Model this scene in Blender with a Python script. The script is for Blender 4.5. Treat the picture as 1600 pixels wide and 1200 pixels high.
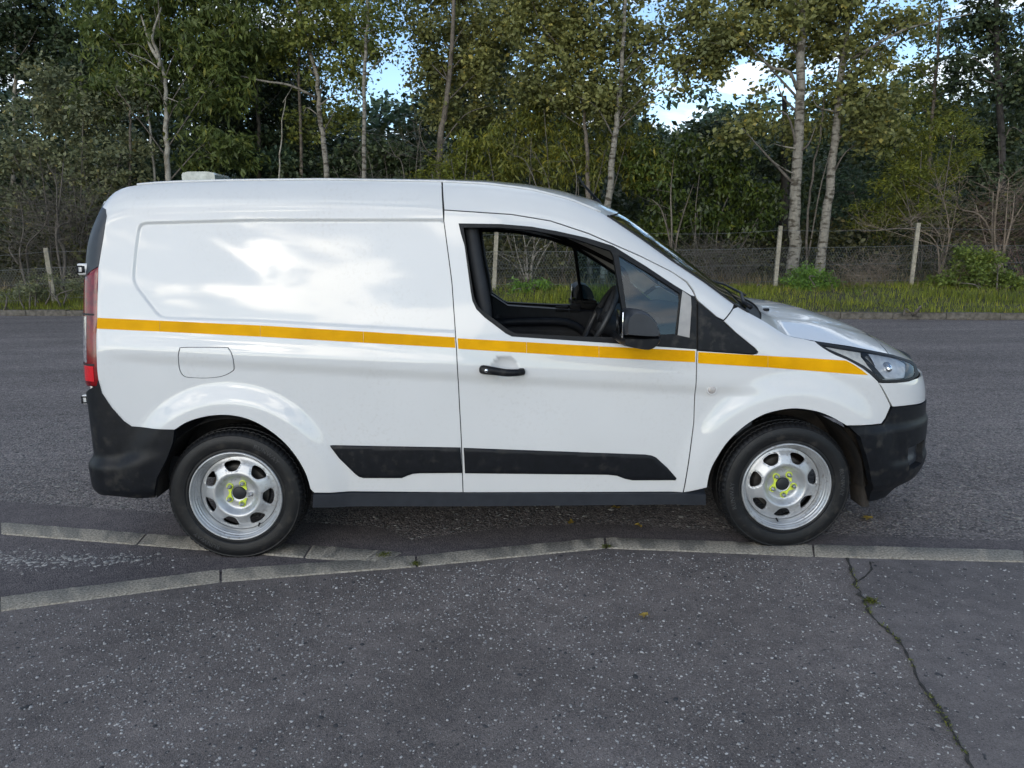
import bpy, bmesh, math, random
import numpy as np
from mathutils import Vector, Matrix
from mathutils.geometry import delaunay_2d_cdt

for o in list(bpy.data.objects): bpy.data.objects.remove(o)
sc = bpy.context.scene
COL = sc.collection
rng = np.random.default_rng(7)
random.seed(7)

# ------------------------------------------------------------------ camera
CAM = np.array([-.094, -3.386, 1.51]); FPX = 1160.
_a, _t, _r = np.radians([1.5, 11.0, -.48])
FW = np.array([np.sin(_a)*np.cos(_t), np.cos(_a)*np.cos(_t), -np.sin(_t)])
_R0 = np.array([np.cos(_a), -np.sin(_a), 0.]); _U0 = np.cross(_R0, FW)
RT = _R0*np.cos(_r)+_U0*np.sin(_r); UP = _U0*np.cos(_r)-_R0*np.sin(_r)
cd = bpy.data.cameras.new('camera'); cam = bpy.data.objects.new('camera', cd); COL.objects.link(cam)
cd.sensor_width = 36; cd.lens = FPX/1600*36; cd.clip_end = 3000; cd.clip_start = .05
cam.matrix_world = Matrix([[RT[i], UP[i], -FW[i], CAM[i]] for i in range(3)]+[[0, 0, 0, 1]])
sc.camera = cam
# ------------------------------------------------------------------ sky and sun
SUN_EL, SUN_ROT = math.radians(15), math.radians(201)
SUND = np.array([math.sin(SUN_ROT)*math.cos(SUN_EL), math.cos(SUN_ROT)*math.cos(SUN_EL), math.sin(SUN_EL)])
w = bpy.data.worlds.new('World'); sc.world = w; w.use_nodes = True
nt = w.node_tree; nt.nodes.clear(); N = nt.nodes; LK = nt.links
def wn(t, **k):
    n = N.new(t)
    for a, b in k.items(): setattr(n, a, b)
    return n
def wmath(op, a, b=None):
    n = wn('ShaderNodeMath', operation=op)
    for i, v in enumerate((a, b)):
        if v is None: continue
        if isinstance(v, (int, float)): n.inputs[i].default_value = v
        else: LK.new(v, n.inputs[i])
    return n.outputs[0]
sky = wn('ShaderNodeTexSky', sky_type='NISHITA', sun_disc=False, sun_elevation=SUN_EL, sun_rotation=SUN_ROT, dust_density=0., air_density=.8, ozone_density=1.6)
tc = wn('ShaderNodeTexCoord'); sep = wn('ShaderNodeSeparateXYZ'); LK.new(tc.outputs['Generated'], sep.inputs[0])
den = wmath('ADD', wmath('MAXIMUM', sep.outputs[2], 0.0), .10)
cmb = wn('ShaderNodeCombineXYZ')
LK.new(wmath('DIVIDE', sep.outputs[0], den), cmb.inputs[0]); LK.new(wmath('DIVIDE', sep.outputs[1], den), cmb.inputs[1])
cof = wn('ShaderNodeVectorMath', operation='ADD'); LK.new(cmb.outputs[0], cof.inputs[0]); cof.inputs[1].default_value = (0., 0., 6.3)   # which clouds are overhead
n1 = wn('ShaderNodeTexNoise'); LK.new(cof.outputs[0], n1.inputs['Vector'])
n1.inputs['Scale'].default_value = 1.5; n1.inputs['Detail'].default_value = 9; n1.inputs['Roughness'].default_value = .58; n1.inputs['Distortion'].default_value = .35
mr = wn('ShaderNodeMapRange', interpolation_type='SMOOTHSTEP'); LK.new(n1.outputs[0], mr.inputs[0])
mr.inputs[1].default_value = .485; mr.inputs[2].default_value = .60
dot = wn('ShaderNodeVectorMath', operation='DOT_PRODUCT'); LK.new(tc.outputs['Generated'], dot.inputs[0]); dot.inputs[1].default_value = SUND
glow = wmath('POWER', wmath('MAXIMUM', dot.outputs['Value'], 0.), 14.)
n2 = wn('ShaderNodeTexNoise'); LK.new(cmb.outputs[0], n2.inputs['Vector']); n2.inputs['Scale'].default_value = 1.7; n2.inputs['Detail'].default_value = 5
glow2 = wmath('POWER', wmath('MAXIMUM', dot.outputs['Value'], 0.), 420.)
cb = wmath('ADD', wmath('ADD', wmath('MULTIPLY', glow, 25.), wmath('MULTIPLY', glow2, 60.)), wmath('ADD', wmath('MULTIPLY', n2.outputs[0], 7.5), 3.2))
cc = wn('ShaderNodeMix', data_type='RGBA'); LK.new(glow, cc.inputs[0])
cc.inputs[6].default_value = (.84, .92, 1, 1); cc.inputs[7].default_value = (1, .90, .74, 1)
cs = wn('ShaderNodeVectorMath', operation='SCALE'); LK.new(cc.outputs[2], cs.inputs[0]); LK.new(cb, cs.inputs['Scale'])
mx = wn('ShaderNodeMix', data_type='RGBA'); LK.new(wmath('MULTIPLY', mr.outputs[0], .93), mx.inputs[0])
LK.new(sky.outputs[0], mx.inputs[6]); LK.new(cs.outputs[0], mx.inputs[7])
bg = wn('ShaderNodeBackground'); bg.inputs[1].default_value = .15; LK.new(mx.outputs[2], bg.inputs[0])
wo = wn('ShaderNodeOutputWorld'); LK.new(bg.outputs[0], wo.inputs[0])
sl = bpy.data.lights.new('sun', 'SUN'); sl.energy = .55; sl.angle = math.radians(42); sl.color = (1, .88, .72)
so = bpy.data.objects.new('sun', sl); COL.objects.link(so)
so.rotation_euler = Vector(-SUND).to_track_quat('-Z', 'Y').to_euler()
sc.view_settings.view_transform = 'Standard'; sc.view_settings.look = 'None'; sc.view_settings.gamma = 1
sc.view_settings.exposure = 0.64
sc.render.engine = 'CYCLES'; sc.cycles.use_denoising = True
sc.cycles.max_bounces = 8; sc.cycles.transparent_max_bounces = 16; sc.cycles.diffuse_bounces = 3

# ------------------------------------------------------------------ measuring helpers (photo pixels -> metres)
def ray(px, py): return FW+RT*(px-800)/FPX+UP*(600-py)/FPX
def aty(px, py, y):
    d = ray(px, py); return CAM+d*((y-CAM[1])/d[1])
def atz(px, py, z=0.):
    d = ray(px, py); return CAM+d*((z-CAM[2])/d[2])
def proj(P):
    Q = P-CAM; d = Q@FW
    return np.stack([800+FPX*(Q@RT)/d, 600-FPX*(Q@UP)/d], -1)
def sm(a, b, x):
    t = np.clip((x-a)/(b-a), 0, 1); return t*t*(3-2*t)

# ------------------------------------------------------------------ materials
MATS = {}
def mat(name, c1, c2=None, rough=.5, metal=0., ns=8., bump=0., bs=60., spec=.5, coat=0., trans=0., detail=4., emit=None):
    """procedural Principled material: noise mixes two tones, fine noise gives relief"""
    if name in MATS: return MATS[name]
    m = bpy.data.materials.new(name); m.use_nodes = True; t = m.node_tree; b = t.nodes['Principled BSDF']
    c2 = c2 or tuple(v*.85 for v in c1)
    tcn = t.nodes.new('ShaderNodeTexCoord')
    no = t.nodes.new('ShaderNodeTexNoise'); no.inputs['Scale'].default_value = ns; no.inputs['Detail'].default_value = detail
    t.links.new(tcn.outputs['Object'], no.inputs['Vector'])
    rp = t.nodes.new('ShaderNodeValToRGB'); rp.color_ramp.elements[0].position = .35; rp.color_ramp.elements[1].position = .65
    rp.color_ramp.elements[0].color = (*c2, 1); rp.color_ramp.elements[1].color = (*c1, 1)
    t.links.new(no.outputs[0], rp.inputs[0]); t.links.new(rp.outputs[0], b.inputs['Base Color'])
    b.inputs['Roughness'].default_value = rough; b.inputs['Metallic'].default_value = metal
    b.inputs['Specular IOR Level'].default_value = spec
    if coat: b.inputs['Coat Weight'].default_value = coat; b.inputs['Coat IOR'].default_value = 1.55; b.inputs['Coat Roughness'].default_value = .03
    if trans: b.inputs['Transmission Weight'].default_value = trans
    if bump:
        bn = t.nodes.new('ShaderNodeTexNoise'); bn.inputs['Scale'].default_value = bs; bn.inputs['Detail'].default_value = 3
        t.links.new(tcn.outputs['Object'], bn.inputs['Vector'])
        bp = t.nodes.new('ShaderNodeBump'); bp.inputs['Strength'].default_value = bump; bp.inputs['Distance'].default_value = .01
        t.links.new(bn.outputs[0], bp.inputs['Height']); t.links.new(bp.outputs[0], b.inputs['Normal'])
    MATS[name] = m
    return m
def glass_mat(name, tint, gl=1.):
    if name in MATS: return MATS[name]
    m = bpy.data.materials.new(name); m.use_nodes = True; t = m.node_tree; t.nodes.clear()
    tr = t.nodes.new('ShaderNodeBsdfTransparent'); g = t.nodes.new('ShaderNodeBsdfGlossy'); g.inputs['Roughness'].default_value = .015
    no = t.nodes.new('ShaderNodeTexNoise'); no.inputs['Scale'].default_value = 5
    mxn = t.nodes.new('ShaderNodeMix'); mxn.data_type = 'RGBA'; t.links.new(no.outputs[0], mxn.inputs[0])
    mxn.inputs[6].default_value = (*tint, 1); mxn.inputs[7].default_value = (*[v*.94 for v in tint], 1); t.links.new(mxn.outputs[2], tr.inputs[0])
    fr = t.nodes.new('ShaderNodeFresnel'); fr.inputs[0].default_value = 1.52
    mu = t.nodes.new('ShaderNodeMath'); mu.operation = 'MULTIPLY'; mu.inputs[1].default_value = gl*1.6; t.links.new(fr.outputs[0], mu.inputs[0])
    ms = t.nodes.new('ShaderNodeMixShader'); o = t.nodes.new('ShaderNodeOutputMaterial')
    t.links.new(mu.outputs[0], ms.inputs[0]); t.links.new(tr.outputs[0], ms.inputs[1]); t.links.new(g.outputs[0], ms.inputs[2]); t.links.new(ms.outputs[0], o.inputs[0])
    MATS[name] = m
    return m
def road_film(m, tone, amt, s1, s2):
    """patchy dried spatter over a paint"""
    t = m.node_tree; nd = t.nodes; b = nd['Principled BSDF']; src = b.inputs['Base Color'].links[0].from_socket; tcn = nd.new('ShaderNodeTexCoord')
    def nz(s, lo, hi):
        n = nd.new('ShaderNodeTexNoise'); n.inputs['Scale'].default_value = s; n.inputs['Detail'].default_value = 5; t.links.new(tcn.outputs['Object'], n.inputs['Vector'])
        r = nd.new('ShaderNodeMapRange'); r.inputs[1].default_value = lo; r.inputs[2].default_value = hi; t.links.new(n.outputs[0], r.inputs[0]); return r.outputs[0]
    mu = nd.new('ShaderNodeMath'); mu.operation = 'MULTIPLY'; t.links.new(nz(s1, .45, .75), mu.inputs[0]); t.links.new(nz(s2, .52, .7), mu.inputs[1])
    m2 = nd.new('ShaderNodeMath'); m2.operation = 'MULTIPLY'; t.links.new(mu.outputs[0], m2.inputs[0]); m2.inputs[1].default_value = amt
    x = nd.new('ShaderNodeMix'); x.data_type = 'RGBA'; t.links.new(m2.outputs[0], x.inputs[0]); t.links.new(src, x.inputs[6]); x.inputs[7].default_value = (*tone, 1); t.links.new(x.outputs[2], b.inputs['Base Color']); return m
PAINT = mat('white_paint', (.705, .70, .69), (.68, .675, .665), rough=.35, ns=2.5, coat=1., spec=.1)
road_film(PAINT, (.42, .38, .32), .2, 2.2, 60.)
BLACK = mat('black_plastic', (.011, .012, .015), (.008, .009, .011), rough=.42, spec=.2, ns=30, bump=.06, bs=900)
road_film(BLACK, (.06, .055, .048), .9, 4., 22.)
GREYP = mat('dark_grey_plastic', (.032, .036, .044), (.026, .029, .036), rough=.42, ns=20, bump=.05, bs=900)
SEAL = mat('black_rubber_seal', (.012, .012, .013), rough=.6, ns=25)
RUBBER = mat('tyre_rubber', (.0075, .0078, .009), (.0045, .0046, .0055), rough=.5, spec=.4, ns=14, bump=.1, bs=300)
STEEL = mat('silver_wheel_paint', (.56, .565, .57), (.47, .475, .48), rough=.38, metal=.6, ns=16, bump=.03, bs=200)
road_film(STEEL, (.16, .12, .085), .8, 9., 70.); road_film(RUBBER, (.055, .048, .04), .8, 7., 30.)
CHROME = mat('bright_chrome', (.8, .82, .84), rough=.08, metal=1., ns=4)
YELLOW = mat('yellow_reflective_tape', (.86, .42, .002), (.72, .34, .002), rough=.42, ns=7, spec=.06, bump=.05, bs=500)
LIME = mat('lime_plastic', (.68, .78, .08), (.58, .68, .06), rough=.4, ns=40)
REDL = mat('red_lens', (.22, .002, .004), (.11, .001, .003), rough=.2, ns=30, coat=.25)
CLEARL = mat('clear_lens', (.50, .48, .49), (.22, .20, .22), rough=.15, ns=70, coat=.8, metal=.3)
DARK = mat('dark_interior', (.020, .022, .026), (.013, .014, .017), rough=.7, ns=15)
TRIM = mat('interior_trim', (.040, .046, .058), (.030, .035, .045), rough=.5, ns=25, bump=.1, bs=400)
FABRIC = mat('seat_fabric', (.03, .032, .036), (.018, .019, .022), rough=.9, ns=120, bump=.3, bs=400)
PALEP = mat('pale_grey_plastic', (.42, .40, .38), (.34, .33, .32), rough=.5, ns=18)
GLASS = glass_mat('tinted_glass', (.42, .60, .70)); CLEAR = glass_mat('clear_cover', (.96, .965, .97), .45)
LINER = mat('muddy_liner', (.040, .031, .024), (.012, .011, .010), rough=.85, ns=9, bump=.5, bs=40)

# ------------------------------------------------------------------ mesh helpers
WL = {}                                   # world location of every Empty parent
def link(o, parent=None):
    COL.objects.link(o)
    if parent is not None: o.parent = parent
    return o
def empty(name, loc=(0, 0, 0), parent=None):
    o = bpy.data.objects.new(name, None); o.empty_display_size = .1
    base = WL[parent.name] if parent is not None else np.zeros(3)
    o.location = tuple(np.array(loc, float)-base); link(o, parent); WL[o.name] = np.array(loc, float)
    return o
def tag(o, label, cat, group=None):
    o['label'] = label; o['category'] = cat
    if group: o['group'] = group
    return o
def kind(o, k): o['kind'] = k; return o
def mesh(name, V, F, m, normals=None, smooth=True):
    me = bpy.data.meshes.new(name)
    V = np.asarray(V, float); 
    if isinstance(F, np.ndarray):
        n, k = F.shape
        me.vertices.add(len(V)); me.vertices.foreach_set('co', V.astype(np.float32).ravel())
        me.loops.add(n*k); me.loops.foreach_set('vertex_index', F.astype(np.int32).ravel())
        me.polygons.add(n); me.polygons.foreach_set('loop_start', np.arange(0, n*k, k, dtype=np.int32))
        me.update(calc_edges=True)
    else:
        me.from_pydata(V.tolist(), [], [list(f) for f in F])
    me.validate()
    if smooth: me.polygons.foreach_set('use_smooth', np.ones(len(me.polygons), bool))
    if normals is not None: me.normals_split_custom_set_from_vertices(np.asarray(normals).tolist())
    for mm in (m if isinstance(m, (list, tuple)) else [m]): me.materials.append(mm)
    return me
def obj(name, V, F, m, parent=None, normals=None, smooth=True):
    V = np.asarray(V, float)
    if parent is not None: V = V-WL[parent.name]
    o = bpy.data.objects.new(name, mesh(name, V, F, m, normals, smooth)); link(o, parent)
    WL[o.name] = WL[parent.name] if parent is not None else np.zeros(3)
    return o
class MB:
    """collects boxes, tubes and lathes into one mesh"""
    def __init__(s): s.V = []; s.F = []; s.n = 0
    def add(s, V, F):
        s.V.append(np.asarray(V, float)); s.F += [tuple(int(i)+s.n for i in f) for f in F]; s.n += len(V); return s
    def box(s, c, d, M=None, bev=0.):
        x, y, z = [v/2 for v in d]; b = min(bev, x*.9, y*.9, z*.9)
        if b <= 0:
            V = np.array([(i, j, k) for k in (-z, z) for j in (-y, y) for i in (-x, x)])
            F = [(0, 2, 3, 1), (4, 5, 7, 6), (0, 1, 5, 4), (2, 6, 7, 3), (0, 4, 6, 2), (1, 3, 7, 5)]
        else:
            bm = bmesh.new(); bmesh.ops.create_cube(bm, size=1.)
            for v in bm.verts: v.co = (v.co.x*2*x, v.co.y*2*y, v.co.z*2*z)
            bmesh.ops.bevel(bm, geom=bm.edges[:], offset=b, segments=2, affect='EDGES', profile=.5)
            bm.verts.index_update(); V = np.array([v.co[:] for v in bm.verts]); F = [[v.index for v in f.verts] for f in bm.faces]; bm.free()
        if M is not None: V = V@np.array(M).T
        return s.add(V+np.array(c), F)
    def tube(s, P, R, n=6, cap=True):
        P = np.asarray(P, float); R = np.broadcast_to(np.asarray(R, float), (len(P),))
        T = np.gradient(P, axis=0); T /= np.linalg.norm(T, axis=1)[:, None]+1e-12
        ref = np.array([0, 0, 1.]) if abs(T[0][2]) < .9 else np.array([1., 0, 0])
        V = []
        for p, t, r in zip(P, T, R):
            u = np.cross(t, ref); u /= np.linalg.norm(u)+1e-12; v = np.cross(t, u); ref = np.cross(u, t)
            a = np.arange(n)*2*np.pi/n
            V.append(p+r*(np.cos(a)[:, None]*u+np.sin(a)[:, None]*v))
        F = [(i*n+j, i*n+(j+1) % n, (i+1)*n+(j+1) % n, (i+1)*n+j) for i in range(len(P)-1) for j in range(n)]
        if cap: F += [tuple(range(n))[::-1], tuple((len(P)-1)*n+j for j in range(n))]
        return s.add(np.concatenate(V), F)
    def lathe(s, prof, n=64, close=False):
        prof = np.asarray(prof, float); a = np.arange(n)*2*np.pi/n
        V = np.stack([prof[:, None, 0]*np.cos(a), prof[:, None, 0]*np.sin(a), np.repeat(prof[:, 1:2], n, 1)], -1).reshape(-1, 3)
        k = len(prof); F = [(i*n+j, i*n+(j+1) % n, (i+1)*n+(j+1) % n, (i+1)*n+j) for i in range(k-1) for j in range(n)]
        if close: F.append(tuple((k-1)*n+j for j in range(n)))
        return s.add(V, F)
    def build(s, name, m, parent=None, smooth=True):
        return obj(name, np.concatenate(s.V), s.F, m, parent, smooth=smooth)
def auto_smooth(o, ang=35):
    me = o.data; me.update()
    try: me.set_sharp_from_angle(angle=math.radians(ang))
    except Exception: pass
    return o
def crs(P, k=6):
    """Catmull-Rom through points"""
    P = np.asarray(P, float); Q = np.concatenate([[2*P[0]-P[1]], P, [2*P[-1]-P[-2]]]); out = []
    for i in range(1, len(Q)-2):
        for t in np.arange(k)/k:
            a, b, c, d = Q[i-1:i+3]
            out.append(.5*(2*b+(c-a)*t+(2*a-5*b+4*c-d)*t*t+(3*b-a-3*c+d)*t**3))
    out.append(P[-1]); return np.array(out)
def inside(P, poly):
    x, y = P[:, 0], P[:, 1]; r = np.zeros(len(P), bool); n = len(poly); j = n-1
    for i in range(n):
        xi, yi = poly[i]; xj, yj = poly[j]
        c = ((yi > y) != (yj > y)) & (x < (xj-xi)*(y-yi)/(yj-yi+1e-30)+xi); r ^= c; j = i
    return r
def sdist(P, poly):
    P = np.asarray(P, float); A = np.asarray(poly); B = np.roll(A, -1, 0); d = np.full(len(P), 1e9)
    for a, b in zip(A, B):
        e = b-a; t = np.clip(((P-a)@e)/(e@e+1e-30), 0, 1); d = np.minimum(d, np.linalg.norm(P-a-t[:, None]*e, axis=1))
    return d
def densify(poly, res, closed=True):
    poly = np.asarray(poly, float); out = []; n = len(poly)
    for i in range(n if closed else n-1):
        a, b = poly[i], poly[(i+1) % n]; k = max(1, int(math.ceil(np.linalg.norm(b-a)/res)))
        out += [a+(b-a)*t/k for t in range(k)]
    if not closed: out.append(poly[-1])
    return np.array(out)
def fill(outer, holes, res, extra=None):
    """triangulated 2D region with inner grid points: verts, tris, boundary edges"""
    loops = [densify(outer, res)]+[densify(h, res) for h in holes]
    lo, hi = loops[0].min(0), loops[0].max(0)
    gx, gy = np.meshgrid(np.arange(lo[0]+res*.5, hi[0], res), np.arange(lo[1]+res*.5, hi[1], res))
    G = np.stack([gx.ravel(), gy.ravel()], 1)
    if extra is not None: G = np.concatenate([G, extra])
    G = G[inside(G, loops[0])]
    for h in loops[1:]: G = G[~inside(G, h)]
    if len(G):
        k = np.min([sdist(G, l) for l in loops], axis=0) > res*.35; G = G[k]
    allp = np.concatenate(loops+[G]); fa = []; o = 0
    for l in loops: fa.append(list(range(o, o+len(l)))); o += len(l)
    r = delaunay_2d_cdt([Vector(p) for p in allp], [], fa, 0, 1e-7)
    V = np.array([v[:] for v in r[0]]); T = np.array([t for t in r[2] if len(t) == 3]); c = V[T].mean(1)
    ok = inside(c, loops[0])
    for h in loops[1:]: ok &= ~inside(c, h)
    T = T[ok]; a = V[T]; ar = np.cross(a[:, 1]-a[:, 0], a[:, 2]-a[:, 0]); T = T[np.abs(ar) > 1e-12]; ar = ar[np.abs(ar) > 1e-12]
    T[ar < 0] = T[ar < 0][:, ::-1]
    E = np.concatenate([T[:, [0, 1]], T[:, [1, 2]], T[:, [2, 0]]]); key = {}
    for e in map(tuple, E): key[e] = 1
    B = [e for e in key if (e[1], e[0]) not in key]
    return V, T, B, loops

# ================================================================== THE VAN: body surface
WB, HW = 1.331, .9175                       # half wheelbase, half width; near flank lies at y = 0
HUBZ = .314
XF0 = 1.40                                   # where the flank starts to turn into the nose
_zf = np.array([.15, .25, .35, .45, .60, .72, .80, .88, .95, 1.02, 1.10, 1.9])
_xf = np.array([2.04, 2.15, 2.245, 2.247, 2.245, 2.242, 2.225, 2.195, 2.14, 2.02, 1.87, 1.6])
_zr = np.array([.2, .70, .86, 1.10, 1.31, 1.40, 1.55, 1.68, 1.78, 1.9])
_xr = np.array([-2.01, -2.01, -2.012, -2.002, -1.988, -1.979, -1.958, -1.928, -1.875, -1.76])
def smtab(xs, ys, sig, lo, hi, n=600):
    g = np.linspace(lo, hi, n); v = np.interp(g, xs, ys); k = int(3*sig/(g[1]-g[0]))+1
    kk = np.exp(-.5*(np.arange(-k, k+1)*(g[1]-g[0])/sig)**2); kk /= kk.sum()
    v = np.convolve(np.pad(v, k, mode='edge'), kk, 'valid'); return g, v
_gzf = smtab(_zf, _xf, .03, .1, 2.); _gzr = smtab(_zr, _xr, .03, .1, 2.)
def XFf(z): return np.interp(z, *_gzf)
def XRf(z): return np.interp(z, *_gzr)
# unit plan curve of the nose (superellipse) by arc length
_ph = np.linspace(0, np.pi/2, 4000); _u = np.sin(_ph)**(2/2.9); _v = 1-np.cos(_ph)**(2/2.9)
_l = np.concatenate([[0], np.cumsum(np.hypot(np.diff(_u)*.84, np.diff(_v)*.9))]); FQ = _l[-1]
# rear plan curve: rounded corner then an almost flat tail
_pr = np.linspace(0, np.pi/2, 200); RC = .12
_rx = np.concatenate([RC*np.sin(_pr), RC+np.linspace(0, .03, 60)[1:]]); _ry = np.concatenate([RC*(1-np.cos(_pr)), np.linspace(RC, HW, 60)[1:]])
_rl = np.concatenate([[0], np.cumsum(np.hypot(np.diff(_rx), np.diff(_ry)))]); RQ = _rl[-1]
def base_inset(x, z):
    t = z-.98; tum = .13*(t+np.sqrt(t*t+.0025))/2
    tuck = .038*np.clip((.62-z)/.4, 0, 1)**2
    return tum+tuck+.010*(x/1.4)**2
ROLL_H, ROLL_A = .16, .10
ZR = [None]
def Zr(x): return np.interp(x, *ZR[0])
def roll(x, z):
    q = np.clip((z-(Zr(x)-ROLL_H*.95))/ROLL_H, 0, .97); return ROLL_A*(1-np.sqrt(1-q*q))
EDGEPX = [(150, 335), (158, 318), (165, 309), (180, 298), (200, 291), (240, 287), (280, 285), (350, 283), (500, 281.5), (690, 284.5), (760, 288), (830, 297), (890, 312), (945, 335),
          (1000, 372), (1050, 408), (1100, 441), (1147, 476), (1170, 489), (1194, 501.5), (1217, 517), (1231, 525), (1272, 532.5), (1330, 541), (1391, 553), (1427, 565)]
_e = np.full(len(EDGEPX), .15)
for _ in range(4):
    P = np.array([aty(px, py, e) for (px, py), e in zip(EDGEPX, _e)])
    xs = np.concatenate([[-2.2], P[:, 0], [2.4]]); zs = np.concatenate([[P[0, 2]-.25], P[:, 2], [P[-1, 2]-.05]])
    ZR[0] = smtab(xs, zs, .02, -2.2, 2.4, 1200)
    _e = base_inset(P[:, 0], P[:, 2])+roll(P[:, 0], Zr(P[:, 0]))
    _e += np.where(P[:, 0] > XF0, .9*np.interp(np.clip((P[:, 0]-XF0)/.75, 0, 1), _u, _v), 0)
DETAILS = []
def detail(x, z):
    d = 0*x
    for f in DETAILS: d = d+f(x, z)
    return d
def S(s, z):
    """near flank, wrapping round nose (s > XF0) and tail: point for arc position s and height z"""
    s = np.asarray(s, float); z = np.asarray(z, float)
    xr0 = XRf(z)+RC
    q = np.clip((s-XF0)/FQ, 0, 1)*FQ; u = np.interp(q, _l, _u); v = np.interp(q, _l, _v)
    p = np.clip(xr0-s, 0, RQ); dx = np.interp(p, _rl, _rx); dy = np.interp(p, _rl, _ry)
    x = np.where(s > XF0, XF0+(XFf(z)-XF0)*u, np.where(s < xr0, xr0-dx, s))
    ins = base_inset(np.clip(x, -1.9, 1.6), z)+roll(x, z)+detail(s, z)
    full = HW-ins
    y = ins+np.where(s > XF0, full*v, 0)+np.where(s < xr0, dy*full/HW, 0)
    return np.stack([x, y, z], -1)
def Snorm(s, z, h=.0015):
    a = S(s+h, z)-S(s-h, z); b = S(s, z+h)-S(s, z-h); n = np.cross(a, b)
    return n/(np.linalg.norm(n, axis=-1, keepdims=True)+1e-12)
def rq(q, z): return ('m', float(XRf(z))+RC-q, z)
def fq(q, z): return ('m', XF0+q, z)
def M_(x, z): return ('m', x, z)
def SZ(pts):
    """photo points (or ('m', s, z) metric ones) -> (s, z) on the body surface"""
    out = np.zeros((len(pts), 2)); I = []; PX = []
    for i, p in enumerate(pts):
        if isinstance(p[0], str): out[i] = p[1:3]
        else:
            a = aty(p[0], p[1], .05); out[i] = (np.clip(a[0], -2.0, 2.1), a[2]); I.append(i); PX.append(p)
    if I:
        q = out[I].copy(); PX = np.array(PX, float)
        for it in range(30):
            r = proj(S(q[:, 0], q[:, 1]))-PX
            h = 1e-4
            Ja = (proj(S(q[:, 0]+h, q[:, 1]))-PX-r)/h; Jb = (proj(S(q[:, 0], q[:, 1]+h))-PX-r)/h
            det = Ja[:, 0]*Jb[:, 1]-Ja[:, 1]*Jb[:, 0]; det = np.where(np.abs(det) < 8e2, 8e2*np.sign(det+1e-9), det)
            ds = (Jb[:, 1]*r[:, 0]-Jb[:, 0]*r[:, 1])/det; dz = (-Ja[:, 1]*r[:, 0]+Ja[:, 0]*r[:, 1])/det
            q[:, 0] -= np.clip(ds, -.05, .05); q[:, 1] -= np.clip(dz, -.05, .05)
        q[:, 1] = np.clip(q[:, 1], .1, 1.9)
        out[I] = q
    return out

# --- pressed-in and flared shapes of the sheet metal
RECESS = SZ([(222, 347), (215, 354), (210, 390), (206, 432), (209, 447), (247, 496), (262, 499), (400, 503), (560, 512), (780, 524), (780, 342), (400, 342)])
FLAPC = None
SHO = SZ([(150, 556), (365, 570), (715, 590), (1085, 610), (1200, 612)])
HAND = SZ([(789, 574)])[0]
def d_recess(x, z):
    P = np.stack([np.ravel(x), np.ravel(z)], 1); box = (P[:, 0] > -1.85) & (P[:, 0] < -.1) & (P[:, 1] > .9) & (P[:, 1] < 1.75); r = np.zeros(len(P))
    if box.any():
        Q = P[box]; r[box] = .007*sm(-.003, .014, rec_dist(Q))*(Q[:, 0] < np.interp(Q[:, 1], GAPM[:, 1], GAPM[:, 0]))
    return r.reshape(np.shape(x))
def d_shoulder(x, z):
    zc = np.interp(x, SHO[:, 0], SHO[:, 1]); k = sm(-1.95, -1.7, x)*(1-sm(1.0, 1.25, x))
    return k*(.012*(1-sm(-.030, .028, z-zc)) - .004*np.exp(-((z-zc-.05)/.04)**2))
def d_flare(x, z):
    r = 0*x
    for hx, out in ((-WB, .56), (WB, .58)):
        R = np.hypot(x-hx, (z-HUBZ)*.98); a = sm(out, .44, R)*sm(.16, .34, z)
        r = r-.024*a
    return r
def d_handle(x, z):
    e = ((x-HAND[0])/.060)**2+((z-HAND[1])/.050)**2; return .022*np.clip(1-e, 0, 1)**.8
def chaikin(P, n=2):
    P = np.asarray(P, float)
    for _ in range(n): Q = np.roll(P, -1, 0); P = np.stack([P*.75+Q*.25, P*.25+Q*.75], 1).reshape(-1, 2)
    return P
RECESS = chaikin(densify(RECESS, .07), 2)
GAPM = SZ([(690.5, 288), (693.5, 345), (706, 440), (713, 540), (721, 690), (723.5, 769)])[::-1]
_rd = densify(RECESS, .012); _rt = np.roll(_rd, -1, 0)-np.roll(_rd, 1, 0); _rt /= np.linalg.norm(_rt, axis=1)[:, None]+1e-9; _rn = np.stack([-_rt[:, 1], _rt[:, 0]], 1)
if inside(_rd[:1]+_rn[:1]*.01, RECESS)[0] == False: _rn = -_rn
RX = np.concatenate([_rd+_rn*d for d in (-.010, -.005, -.001, .003, .006, .009, .013, .018, .024)])
_gx = np.arange(-1.9, -.05, .005); _gz = np.arange(.88, 1.8, .005); _G = np.stack(np.meshgrid(_gx, _gz, indexing='ij'), -1).reshape(-1, 2)
_GD = (sdist(_G, RECESS)*np.where(inside(_G, RECESS), 1, -1)).reshape(len(_gx), len(_gz))
def rec_dist(Q):
    u = np.clip((Q[:, 0]+1.9)/.005, 0, len(_gx)-2); v = np.clip((Q[:, 1]-.88)/.005, 0, len(_gz)-2); i, j = u.astype(int), v.astype(int); a, b = u-i, v-j
    return _GD[i, j]*(1-a)*(1-b)+_GD[i+1, j]*a*(1-b)+_GD[i, j+1]*(1-a)*b+_GD[i+1, j+1]*a*b
DETAILS += [d_recess, d_shoulder, d_flare, d_handle]

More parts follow.
